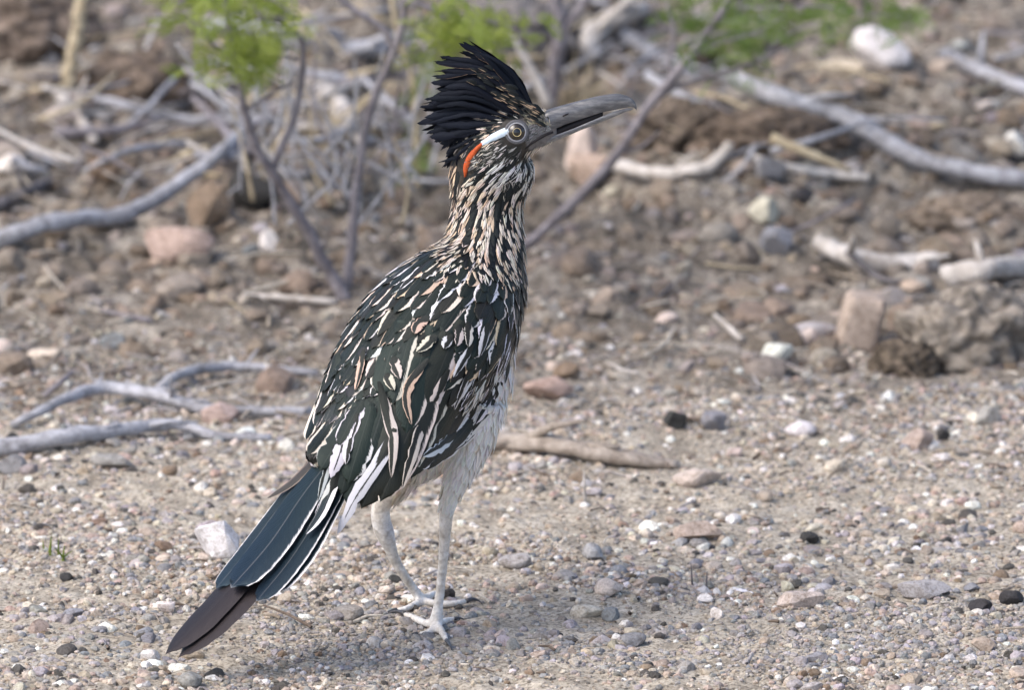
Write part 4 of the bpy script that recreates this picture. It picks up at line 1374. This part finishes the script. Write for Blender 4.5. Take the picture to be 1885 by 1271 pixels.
# head: small scale-like feathers; bare face left free
def face_mask(u, v):
    if (u - 951) ** 2 + (v - 243) ** 2 < 26 ** 2: return True
    if u > 962 and v > 205 + (u - 962) * 0.05 and v < 292 - (u - 962) * 0.45: return True      # lore and gape
    for (x, y, r) in ((925, 246, 8), (908, 253, 7), (892, 263, 6), (880, 273, 6), (866, 288, 7), (858, 306, 7), (857, 320, 5)):
        if (u - x) ** 2 + (v - y) ** 2 < r * r: return True
    return False
a = A(9.0)
while a < A(13.6):
    fi = q_at(a); q = fi / RES
    circ = math.pi * (SP[int(fi)][3] + SP[int(fi)][4])
    ncol = int(circ / 6.5)
    for j in range(ncol):
        th = 2 * math.pi * (j + frg.uniform(-0.5, 0.5)) / ncol
        thd = math.degrees(th)
        if thd > 180: thd -= 360
        at = abs(thd)
        if q < 9.7 and at < 60: continue
        fj = min(len(SP) - 2, fi + frg.uniform(-1.0, 1.0))
        p0 = ring_pt(fj, th)
        loc, nor, _, _ = hull.find_nearest(p0)
        u, v = project(loc)
        facing = nor.dot((CAM - loc).normalized()) > 0
        uu, vv = u, v
        if face_mask(uu, vv): continue
        f = -spine_t(fj)
        if at < 75:
            cb = jc(BLK); ce = jc(CRM if frg.random() < .5 else BUFF); L, hwl = 18, 3.6
            e = frg.choice((0, 0, .6, .9)); ep = (e, e * frg.random(), 0.0)
            if q > 12: L, hwl = 13, 2.6; e = frg.choice((0, .7, .95)); ep = (e, e, 0.0)
        elif at < 128:
            dark = v < 290 and u > 862
            cb = jc((0.028, 0.026, 0.024), 0.4); ce = jc((0.45, 0.42, 0.38) if dark else (0.66, 0.60, 0.52)); L, hwl = 24, 3.6
            e = frg.uniform(0.1, 0.5) if dark else frg.uniform(0.3, 0.9)
            ep = (e, e * .5, 0.0)
        else:
            cb = jc((0.10, 0.085, 0.07)); ce = jc((0.72, 0.68, 0.62)); L, hwl = 26, 4.6
            e = frg.choice((0.2, 0.7, 0.95)); ep = (e, e, 0.2)
            if q > 12: L = 18
        P, Nn = rib_surface(loc, f, L * frg.uniform(0.8, 1.2) * K, 0.1 * K, frg.uniform(1.5, 4.2) * K, 6)
        add_feather(stuff['head_plumage'], P, Nn, hwl * K, 'point', cb, ce, ep, 0.25, 0.12)
    a += 7.0

for i in range(330):
    u = frg.uniform(845, 1022); v = frg.uniform(176, 262)
    lo_ = 205 - (u - 985) * 0.02 if u > 985 else 205 + (985 - u) * 0.16
    line = 240 - (u - 951) * 0.05 if u > 925 else 240 + (925 - u) * 0.55     # eye stripe line
    if v > line - 8 or v < lo_ - 26 + 8 * frg.random(): continue
    if face_mask(u, v): continue
    d = ray(u, v)
    loc, nor, _, _ = hull.ray_cast(CAM, d)
    if loc is None:
        loc, nor, _, _ = hull.find_nearest(W(u, v, 100))
    f = Vector((-1, 0.1, 0.25 if u > 930 else -0.25))
    P, Nn = rib_surface(loc, f, frg.uniform(14, 22) * K, 2 * K, frg.uniform(6, 12) * K, 6)
    e = frg.choice((0.5, 0.8, 0.95, 0.0))
    add_feather(stuff['head_plumage'], P, Nn, frg.uniform(2.4, 3.6) * K, 'point', jc(BLK), jc(CRM if frg.random() < .6 else BUFF), (e, e * .8, 0), 0.25, 0.15)
def bristles(n, ur, vr, f, Lr, hwr, colf, lift, cond=lambda u, v: True):
    for i in range(n):
        u = frg.uniform(*ur); v = frg.uniform(*vr)
        if not cond(u, v): continue
        loc, nor, _, _ = hull.ray_cast(CAM, ray(u, v))
        if loc is None: continue
        P, Nn = rib_surface(loc, (f + Vector((frg.gauss(0, .25), frg.gauss(0, .25), frg.gauss(0, .25)))).normalized(), frg.uniform(*Lr) * K, 0.2 * K, frg.uniform(*lift) * K, 6)
        c = colf()
        add_feather(stuff['head_plumage'], P, Nn, frg.uniform(*hwr) * K, 'point', jc(c, .3), jc(c, .3), (0, 0, 0), 0.2, 0.2)
eye_far = lambda u, v: (u - 951) ** 2 + (v - 243) ** 2 > 26 ** 2
bristles(260, (968, 1022), (196, 232), Vector((-.6, 0, .5)), (8, 15), (1.0, 1.8), lambda: frg.choice(((0.40, 0.35, 0.24), (0.05, 0.045, 0.035), (0.28, 0.25, 0.20))), (2, 7), eye_far)
bristles(200, (965, 1015), (226, 262), Vector((-.8, 0, -.3)), (6, 11), (0.7, 1.2), lambda: frg.choice(((0.16, 0.155, 0.16), (0.24, 0.23, 0.23), (0.07, 0.07, 0.07))), (0.8, 2.0), lambda u, v: eye_far(u, v) and v < 268 - (u - 967) * 0.55 - 3)
bristles(230, (968, 1030), (258, 300), Vector((-.5, 0, -.6)), (10, 20), (1.1, 2.2), lambda: frg.choice(((0.62, 0.56, 0.46), (0.50, 0.45, 0.38), (0.10, 0.08, 0.06))), (2, 7), lambda u, v: v > 280 - (u - 967) * 0.42)
bristles(240, (868, 962), (266, 312), Vector((-.8, 0, -.5)), (14, 26), (1.0, 2.0), lambda: frg.choice(((0.50, 0.48, 0.45), (0.03, 0.028, 0.026), (0.03, 0.028, 0.026), (0.20, 0.185, 0.17))), (2, 5), lambda u, v: eye_far(u, v) and (u - 858) ** 2 + (v - 300) ** 2 > 15 ** 2 and v > 262 + (930 - u) * 0.42)
# bold pale and dark streaks sweeping from the gape over cheek and throat
def nflow(u, v):
    k = sstep(290, 395, v); m_ = sstep(420, 520, v)
    fx = -0.80 * (1 - k) - 0.16 * k + 0.04 * m_; fy = 0.60 * (1 - k) + 0.98 * k
    return fx, fy
seeds = catmull([(866, 338), (882, 318), (900, 305), (922, 296), (948, 291), (972, 285), (992, 276), (1010, 268)], 13)
extra = catmull([(990, 300), (978, 322), (968, 345)], 4)
row2 = [(u_, 352) for u_ in (913, 925, 937, 949, 961, 971)]
lines = [(q_, i_) for i_, q_ in enumerate(seeds)] + [(q_, i_ + 1) for i_, q_ in enumerate(extra)] + [(q_, i_) for i_, q_ in enumerate(row2)]
for q0, li in lines:
    pale = li % 2 == 0
    u, v = float(q0[0]) + frg.uniform(-2, 2), float(q0[1])
    step = 0
    while v < 500 and step < 26:
        fx, fy = nflow(u, v)
        loc, nor, _, _ = hull.ray_cast(CAM, ray(u, v))
        if loc is not None and nor.dot((CAM - loc).normalized()) > 0.12:
            white = sstep(350, 305, v) * sstep(880, 925, u)
            ce = tuple(np.array(CRM if frg.random() < .65 else BUFF) * (1 - white) + np.array((0.72, 0.71, 0.69)) * white)
            for rep in range(2):
                if pale: cb, e = jc(BRN), frg.uniform(0.80, 0.98)
                else: cb, e = jc(BLK, .3), 0.0
                ox, oy = frg.gauss(0, 1.3), frg.uniform(-5, 5)
                l2, n2, _, _ = hull.ray_cast(CAM, ray(u + ox, v + oy))
                if l2 is None: continue
                P, Nn = rib_surface(l2, Vector((fx + frg.gauss(0, .06), 0.05, -fy)), frg.uniform(30, 46) * K, 1.5 * K, ((5.5 if pale else 4.6) + frg.uniform(-1, 1.6)) * K, 7)
                add_feather(stuff['neck_plumage'], P, Nn, (frg.uniform(2.6, 3.8) if pale else 7.4) * K, 'point', cb, jc(ce, .12), (e, e, 0.0), 0.25, 0.16)
        u += fx * 12; v += fy * 12; step += 1
# brown-buff speckled feathers up the front of the crest
for i in range(70):
    t = frg.random() ** 1.5
    u = 1005 - 95 * t + frg.uniform(-34, 4) * (0.4 + t); v = 200 - 82 * t + frg.uniform(2, 34)
    P, Nn = rib_free([(u, v, 80 + 6 * t), (u - 11, v - 6, 77 + 6 * t), (u - 22, v - 9, 77 + 6 * t)], Vector((0.2, -1, 0.3)).normalized(), 7)
    e = frg.choice((0.0, 0.0, 0.3, 0.5, 0.75)) * (1 - 0.6 * t)
    add_feather(stuff['head_plumage'], P, Nn, frg.uniform(2.6, 4.2) * K, 'point', jc((0.006, 0.006, 0.007)), jc((0.36, 0.26, 0.18)), (e, 0, 0), 0.25, 0.15)
# thigh and vent down: short cream feathers over the legs' feathered part
for i in range(1500):
    u = frg.uniform(735, 960); v = frg.uniform(650, 915)
    d = ray(u, v)
    side = frg.random() < 0.65
    loc, nor, _, _ = hull.ray_cast(CAM, d) if side else hull.ray_cast(CAM + d * 12, -d)
    if loc is None: continue
    q, th, dd = spine_coord(loc)
    if dd < 1.0 and abs(th) < (120 if u < 860 else 98): continue
    buff = sstep(800, 740, u + (v - 860) * 0.5) * 0.8  # vent buff, browned to paint in the shadow between the legs
    c0 = np.array((0.74, 0.71, 0.67)) * (1 - buff) + np.array((0.52, 0.38, 0.24)) * buff
    P, Nn = rib_surface(loc, Vector((-0.35, 0, -1)), frg.uniform(26, 46) * K, 0.1 * K, frg.uniform(2, 9) * K, 6)
    add_feather(stuff['belly_plumage'], P, Nn, frg.uniform(4, 7) * K, 'point', jc(tuple(c0 * 0.86), 0.1), jc(tuple(c0), 0.08), (0.6, 0.6, 0.2), 0.2, 0.2)

# wing and tertial feathers laid by hand: rib points, half width, colours, pale right edge, pale left edge, pale tip, height
GRN = (0.014, 0.0195, 0.017); BRG = (0.016, 0.0165, 0.013); PURP = (0.022, 0.020, 0.024)
LW = [
    ([(925, 705), (872, 790), (800, 855)], 15, DB, WHT, .25, .35, 0, 4),
    ([(915, 690), (862, 785), (782, 866)], 17, DB, WHT, .15, .45, 0, 6),
    ([(905, 655), (850, 770), (765, 872)], 20, DB, WHT, .30, .40, 0, 8),
    ([(890, 630), (840, 745), (756, 882)], 24, BRG, CRM, .0, .42, 0, 10),
    ([(858, 610), (808, 735), (738, 886)], 30, BRG, CRM, .24, .0, 0, 11),
    ([(825, 612), (775, 740), (700, 925)], 40, BRG, CRM, .18, .0, 0, 12),
    ([(780, 640), (735, 780), (665, 938)], 42, BRG, CRM, .0, .0, 0, 13),
    ([(720, 700), (690, 800), (642, 938)], 40, GRN, WHT, .22, .0, 0, 12),
    ([(680, 740), (650, 820), (628, 912)], 34, GRN, WHT, .0, .0, 0, 12),
    ([(795, 600), (770, 680), (748, 800)], 30, GRN, CRM, .32, .0, 0, 16),
    ([(850, 590), (815, 670), (775, 780)], 27, BRG, CRM, .40, .0, 0, 15),
    ([(738, 590), (716, 655), (698, 730)], 30, GRN, CRM, .0, .20, 0, 18),
    ([(765, 590), (745, 650), (722, 745)], 22, GRN, CRM, .55, .0, .0, 17),
    ([(655, 600), (640, 660), (612, 745)], 30, GRN, CRM, .40, .0, 0, 16),
    ([(670, 640), (655, 690), (640, 735)], 24, PURP, CRM, .42, .0, 0, 15),
    ([(622, 650), (605, 710), (580, 790)], 20, GRN, CRM, .25, .35, 0, 14),
    ([(600, 690), (585, 745), (563, 810)], 13, DG, CRM, .30, .55, 0, 12),
    ([(655, 742), (628, 800), (588, 868)], 25, GRN, WHT, .35, .10, 0, 15), ([(684, 748), (664, 812), (640, 892)], 27, GRN, WHT, .30, .0, 0, 17),
    ([(630, 735), (603, 785), (566, 838)], 18, DG, CRM, .45, .35, 0, 13), ([(668, 735), (648, 770), (622, 822)], 20, DG, WHT, .5, .2, 0, 19),
]
for pts, hw, cb, ce, er, el, et, off in LW:
    P, Nn = rib_px(pts, off * 0.5, off)
    single('wing_feather', P, Nn, hw * K, 'long', jc(cb, 0.1), jc(ce, 0.08), (er, el, et), cup=0.22, rag=0.03)
# narrow feathers that show mostly their pale web
NW = [
    ([(714, 812), (690, 862), (655, 915), (627, 972)], 13, WHT, 20), ([(702, 722), (716, 775), (724, 810), (721, 868)], 8, CRM, 20),
    ([(634, 800), (626, 832), (612, 872)], 13, WHT, 18), ([(655, 770), (642, 810), (637, 848)], 7, WHT, 19),
    ([(781, 674), (757, 706), (748, 735), (756, 774)], 7, BUFF, 22), ([(786, 762), (768, 810), (746, 884)], 8, CRM, 18),
    ([(822, 690), (800, 735), (782, 770)], 7, CRM, 17), ([(862, 690), (852, 720), (838, 752)], 6, WHT, 17),
    ([(850, 745), (832, 775), (812, 806)], 6, WHT, 15), ([(868, 640), (852, 665), (838, 690)], 6, WHT, 18),
    ([(884, 700), (876, 725), (862, 745)], 7, CRM, 15), ([(902, 690), (892, 720), (880, 742)], 8, CRM, 14),
    ([(876, 745), (862, 770), (846, 792)], 8, WHT, 13),
    ([(905, 745), (880, 785), (840, 822)], 7, WHT, 10), ([(915, 712), (900, 745), (880, 775)], 7, WHT, 9), ([(925, 670), (915, 700), (900, 732)], 7, WHT, 9),
    ([(725, 660), (728, 675), (735, 694)], 8, CRM, 23), ([(712, 690), (716, 700), (724, 716)], 7, CRM, 23),
    ([(668, 650), (662, 680), (655, 712)], 6, BUFF, 22), ([(602, 705), (592, 735), (584, 758)], 5, CRM, 19),
    ([(785, 585), (770, 597), (764, 612)], 9, BUFF, 22), ([(800, 620), (786, 632), (770, 645)], 8, CRM, 22),
    ([(845, 600), (846, 618), (842, 634)], 7, CRM, 20), ([(862, 596), (864, 615), (863, 635)], 7, CRM, 20),
    ([(898, 600), (892, 625), (884, 652)], 7, WHT, 18), ([(905, 650), (902, 672), (896, 692)], 7, WHT, 16),
    ([(922, 620), (920, 645), (918, 668)], 6, WHT, 14), ([(830, 618), (822, 630), (818, 640)], 7, WHT, 20),
    ([(836, 800), (815, 822), (785, 838)], 8, WHT, 12), ([(612, 830), (600, 870), (588, 915)], 5, WHT, 12),
    ([(618, 880), (604, 915), (590, 945)], 8, WHT, 14), ([(606, 905), (590, 940), (572, 975)], 6, WHT, 12),
]
for i, (pts, hw, ce, off) in enumerate(NW):
    # the pale web is one half of the feather; the other half is dark and lies under its neighbour
    mid_ = len(pts) // 2
    pts = [tuple(pts[mid_][k_] + (p_[k_] - pts[mid_][k_]) * 1.22 for k_ in (0, 1)) for p_ in pts]
    P, Nn = rib_px(pts, off * 0.7, off)
    side = -1 if i % 3 else 1
    solid = hw > 9
    ce = tuple(x * 0.86 for x in ce)
    ep = (0.90, 0.98, 0.2) if solid else ((0.92, 0.25, 0.0) if side < 0 else (0.25, 0.92, 0.0))
    single('wing_feather', P, Nn, hw * (1.05 if solid else 1.35) * K, 'strip', jc(DB), jc(ce, 0.05), ep, cup=0.15, rag=0.09)

# tail: long stiff feathers, blue-green with white edges over dark bronze central ones
tl = R(42)
tail_lat = Vector((math.sin(tl), -math.cos(tl), 0))
t_ax = (W(620, 820, -180) - W(310, 1205, -430)).normalized()
tail_n = tail_lat.cross(t_ax).normalized()
BLU = (0.012, 0.026, 0.036); TGR = (0.012, 0.024, 0.027); BRZ = (0.013, 0.0105, 0.0115)
def tdep(px, py, lower):      # depth along the tail plane, lower = px under the top surface
    u = ((620 - px) * 300 + (py - 820) * 385) / (300 ** 2 + 385 ** 2)
    w = ((px - 620) * 385 + (py - 820) * 300) / 488
    return -178 - 250 * u - 1.15 * w + lower
TF = [  # green-to-blue colour pairs paint the blue sheen into the vanes
    ([(648, 795), (560, 908), (497, 1000), (425, 1083)], 46, (0.006, 0.013, 0.012), (0.0025, 0.009, 0.020), WHT, .13, .0, .04, 0, 'blunt'),
    ([(655, 830), (592, 940), (535, 1030), (472, 1108)], 32, (0.005, 0.011, 0.010), (0.002, 0.007, 0.016), WHT, .13, .0, .035, 12, 'blunt'),
    ([(600, 850), (500, 990), (400, 1110), (304, 1206)], 36, BRZ, BRZ, BRZ, .0, .0, .0, 24, 'long'),
    ([(620, 870), (530, 1000), (430, 1115), (328, 1212)], 35, BRZ, BRZ, BRZ, .0, .0, .0, 34, 'long'),
    ([(590, 830), (520, 925), (450, 1020), (398, 1084)], 26, DG, (0.008, 0.018, 0.03), WHT, .0, .12, .03, 22, 'blunt'),
    ([(650, 860), (602, 950), (555, 1030), (502, 1092)], 26, DG, BLU, WHT, .20, .0, .03, 24, 'blunt'),
    ([(640, 880), (606, 950), (570, 1010), (524, 1064)], 20, DG, BLU, WHT, .25, .0, .03, 34, 'blunt'),
    ([(612, 808), (575, 850), (535, 890), (492, 918)], 12, (0.045, 0.034, 0.028), (0.05, 0.04, 0.03), (0.20, 0.155, 0.13), .3, .4, .0, 14, 'strip'),
    ([(628, 850), (610, 900), (588, 950), (562, 985)], 13, DG, DG, WHT, .7, .1, .0, -6, 'strip'),
]
for pts, hw, cb, cb2, ce, er, el, et, low, prof in TF:
    P, Nn = rib_free([(a_, b_, tdep(a_, b_, low)) for a_, b_ in pts], tail_n, 17)
    single('tail_feather', P, Nn, hw * K, prof, cb, ce, (er, el, et), cup=0.13, rag=0.02, shaft=0.28, dense=26, cb2=cb2, mat='feather_bronze' if ce == BRZ else None)

# crest
CR = [((985, 196), (930, 122), (853, 79), 8), ((982, 196), (915, 128), (866, 96), 8), ((975, 192), (900, 126), (806, 112), 9), ((968, 195), (895, 140), (799, 134), 9),
      ((960, 198), (885, 152), (808, 152), 9), ((950, 200), (876, 165), (797, 168), 10), ((945, 204), (870, 180), (785, 187), 10), ((935, 208), (862, 195), (780, 204), 10),
      ((925, 212), (858, 210), (779, 220), 10), ((915, 218), (852, 224), (783, 237), 10), ((905, 222), (848, 238), (789, 252), 10), ((895, 228), (846, 250), (806, 268), 8),
      ((880, 238), (842, 264), (814, 286), 6), ((872, 250), (842, 280), (820, 304), 5), ((955, 188), (890, 135), (825, 125), 9), ((940, 196), (868, 172), (800, 178), 10)]
for k, dofs in enumerate((-38, -26, -14, 0, 14, 28)):
    for (r0, m0, t0, hw) in CR:
        j = lambda s: frg.uniform(-s, s)
        sc_ = 1 - 0.10 * abs(dofs) / 36 * frg.random()
        tx, ty = r0[0] + (t0[0] - r0[0]) * sc_ + j(17), r0[1] + (t0[1] - r0[1]) * sc_ + j(11)
        mx, my = m0[0] + j(9), m0[1] + j(8)
        nrm = Vector((-0.1, -1.0 if dofs <= 0 else 1.0, 0.45)).normalized()
        P, Nn = rib_free([(r0[0], r0[1] + 8, 120 + dofs), (mx, my, 120 + dofs * 0.95), (tx, ty, 120 + dofs * 0.7)], nrm, 13)
        e = 0.14 if (r0[0] > 965 and frg.random() < 0.4) else 0
        single('crest_feather', P, Nn, hw * frg.uniform(0.5, 0.95) * K, frg.choice(('long', 'long', 'point')), jc((0.0035, 0.0042, 0.0075), 0.3), (0.16, 0.11, 0.08), (e, 0, 0), cup=0.3, rag=0.18, shaft=0.0)

# write the feathers out: the largest 300 of each kind singly, the rest joined
bykind = {}
for s in singles:
    bykind.setdefault(s[1], []).append(s)
for kind, lst in bykind.items():
    lst.sort(key=lambda s: -s[0])
    for s in lst[:300]:
        link_mesh(kind, s[2].mesh(kind), bird)
    for s in lst[300:]:
        tgt = stuff['body_plumage']; o = len(tgt.V)
        tgt.V += s[2].V; tgt.F += [tuple(i + o for i in f) for f in s[2].F]
        tgt.uv += s[2].uv; tgt.ep += s[2].ep; tgt.cb += s[2].cb; tgt.ce += s[2].ce
for k, acc in stuff.items():
    if acc.V:
        o = link_mesh(k, acc.mesh(k), bird)
        o['kind'] = 'stuff'

# --- beak
MID = 113
def loft_beak(rows, name, mat, under=False):
    """rows: px, top py, bottom py, half width px"""
    V, F = [], []
    S = catmull(rows, 26)
    ns = 14
    for (x, top, bot, hw) in S:
        for j in range(ns):
            al = 2 * math.pi * j / ns
            c, s = math.cos(al), math.sin(al)
            if not under:   # ridge above, flat below
                z = bot + (top - bot) * (max(s, 0) ** 0.85) if s > 0 else bot + (bot - top) * 0.02 * (-s)
                y = hw * (abs(c) ** 0.75) * (1 if c > 0 else -1)
            else:
                z = top + (bot - top) * (max(-s, 0) ** 0.8) if s < 0 else top - (top - bot) * 0.02 * s
                y = hw * (abs(c) ** 0.7) * (1 if c > 0 else -1)
            V.append(W(x, z, MID - y))
    n = len(S)
    for i in range(n - 1):
        for j in range(ns):
            j2 = (j + 1) % ns
            F.append((i * ns + j, (i + 1) * ns + j, (i + 1) * ns + j2, i * ns + j2))
    F.append(tuple(range(ns))); F.append(tuple((n - 1) * ns + j for j in range(ns))[::-1])
    return link_mesh(name, py_mesh(name, V, F, True), bird, mat)
ub = loft_beak([(992, 214, 250, 24), (1004, 203, 246, 25.5), (1018, 197.5, 239, 23), (1045, 190, 227, 19), (1085, 179.5, 214, 14.5), (1110, 174.5, 206, 11.5), (1135, 171.5, 201, 9), (1152, 175, 197.5, 6.5), (1163, 181, 197, 4.5), (1169, 188, 199.5, 2.6), (1172, 197, 203.5, 1.0)], 'upper_beak', M['beak'])
lb = loft_beak([(988, 262, 270, 18), (1000, 256, 268, 22), (1018, 250, 262, 20), (1045, 240.5, 250.5, 16), (1070, 230.5, 239.5, 13), (1100, 217.5, 228, 9.6), (1126, 207, 217, 7), (1148, 200.5, 207.5, 4.6), (1160, 199, 203.5, 2.6), (1165, 199, 201, 1)], 'lower_beak', M['beak_low'], True)
loft_beak([(966, 268, 276, 22), (1000, 247, 258, 21), (1040, 228, 242, 14), (1080, 213, 227, 10), (1110, 204, 213, 6.5)], 'mouth_lining', M['mouth'])
# gape: the dark line of the mouth runs back into the face
gp = []
for (gu, gv_) in ((967, 274), (978, 264), (990, 256), (1004, 248), (1018, 243)):
    l_, n_, _, _ = hull.ray_cast(CAM, ray(gu, gv_))
    gp.append(l_ + n_ * (0.4 * K) if l_ is not None else W(gu, gv_, MID - 22))
gv2, gf2 = [], []
tube(gv2, gf2, [Vector(q_) for q_ in catmull([tuple(p_) for p_ in gp], 14)], [K * (0.7 + 2.2 * math.sin(math.pi * min(1, (i_ + 1) / 18))) for i_ in range(14)], 8)
link_mesh('gape', py_mesh('gape', gv2, gf2, True), bird, M['mouth'])
# nostril slit
nv, nf = [], []
tube(nv, nf, [W(1036, 214, MID - 24.5), W(1041, 211.5, MID - 22.8), W(1047, 209, MID - 21)], [1.2 * K, 1.9 * K, 0.8 * K], 8)
link_mesh('nostril', py_mesh('nostril', nv, nf, True), ub, M['mouth'])

# --- eyes (both sides) and bare skin
def disc_ring(cn, nrm, r0, r1, h0, h1_, name, mat, parent, n=36):
    a_ = nrm.cross(Vector((0, 0, 1))).normalized(); b_ = nrm.cross(a_).normalized()
    V, F = [], []
    prof = [(r0, h0), ((r0 * .7 + r1 * .3), max(h0, h1_) + 0.8 * K), ((r0 * .3 + r1 * .7), max(h0, h1_) + 0.5 * K), (r1, h1_)]
    for j in range(n):
        th = 2 * math.pi * j / n
        for r, h in prof:
            V.append(cn + (a_ * math.cos(th) + b_ * math.sin(th)) * r + nrm * h)
    m = len(prof)
    for j in range(n):
        for i in range(m - 1):
            p, q = j * m + i, ((j + 1) % n) * m + i
            F.append((p, q, q + 1, p + 1))
    return link_mesh(name, py_mesh(name, V, F, True), parent, mat)

def dome(cn, nrm, r, bulge, name, mat, parent, n=32, m=7):
    a_ = nrm.cross(Vector((0, 0, 1))).normalized(); b_ = nrm.cross(a_).normalized()
    V, F = [cn + nrm * bulge], []
    for i in range(1, m + 1):
        rr = r * i / m; h = bulge * (1 - (i / m) ** 2)
        for j in range(n):
            th = 2 * math.pi * j / n
            V.append(cn + (a_ * math.cos(th) + b_ * math.sin(th)) * rr + nrm * h)
    for j in range(n):
        F.append((0, 1 + j, 1 + (j + 1) % n))
    for i in range(m - 1):
        for j in range(n):
            p = 1 + i * n + j; q = 1 + i * n + (j + 1) % n
            F.append((p, p + n, q + n, q))
    return link_mesh(name, py_mesh(name, V, F, True), parent, mat)

for side in (0, 1):
    d = ray(951, 243)
    loc, nor, _, _ = hull.ray_cast(CAM, d) if side == 0 else hull.ray_cast(CAM + d * 12, -d)
    nrm = (nor * 0.35 + Vector((0.05, -1 if side == 0 else 1, 0.15)) * 0.65).normalized()
    cn = loc + nrm * (2.0 * K)
    ey = dome(cn, nrm, 16.2 * K, 7.2 * K, 'eye', M['eyeball'], bird)
    disc_ring(cn, nrm, 8.0 * K, 7.0 * K, 5.6 * K, 6.0 * K, 'iris', M['iris'], ey)
    dome(cn + nrm * (5.9 * K), nrm, 6.9 * K, 1.6 * K, 'pupil', M['pupil'], ey)
    disc_ring(cn, nrm, 15.4 * K, 18.0 * K, 0.9 * K, -0.3 * K, 'eyelid', M['lid_pale'], ey)
    disc_ring(cn, nrm, 17.8 * K, 23.0 * K, -0.4 * K, -3.6 * K, 'eye_surround', M['lid'], ey)

def patch(pts, hws, name, mat, off, parent):
    n = 24
    for side in (0, 1):
        V, F = [], []
        S = catmull([(a_, b_, h) for (a_, b_), h in zip(pts, hws)], n)
        for i in range(n):
            t = S[min(i + 1, n - 1)][:2] - S[max(i - 1, 0)][:2]; t /= np.linalg.norm(t)
            s = np.array((-t[1], t[0]))
            for k in (-1, -.6, 0, .6, 1):
                q = S[i][:2] + s * k * S[i][2]
                d = ray(*q)
                loc, nor, _, _ = hull.ray_cast(CAM, d) if side == 0 else hull.ray_cast(CAM + d * 12, -d)
                if loc is None:
                    loc, nor, _, _ = hull.find_nearest(W(q[0], q[1], 80 if side == 0 else 160))
                V.append(loc + nor * ((off - 3.4 * k * k) * K))
        for i in range(n - 1):
            for j in range(4):
                p = i * 5 + j
                F.append((p, p + 1, p + 6, p + 5))
        link_mesh(name, py_mesh(name, V, F, True), parent, mat)
patch([(936, 240), (922, 246), (906, 254), (888, 265)], [7, 7, 6.5, 5], 'postocular_skin', M['skin_blue'], 4.2, bird)
patch([(890, 263), (876, 276), (865, 291), (858, 308), (857, 325)], [2.5, 4.4, 5.6, 5.0, 1.6], 'red_skin_patch', M['skin_red'], 4.4, bird)
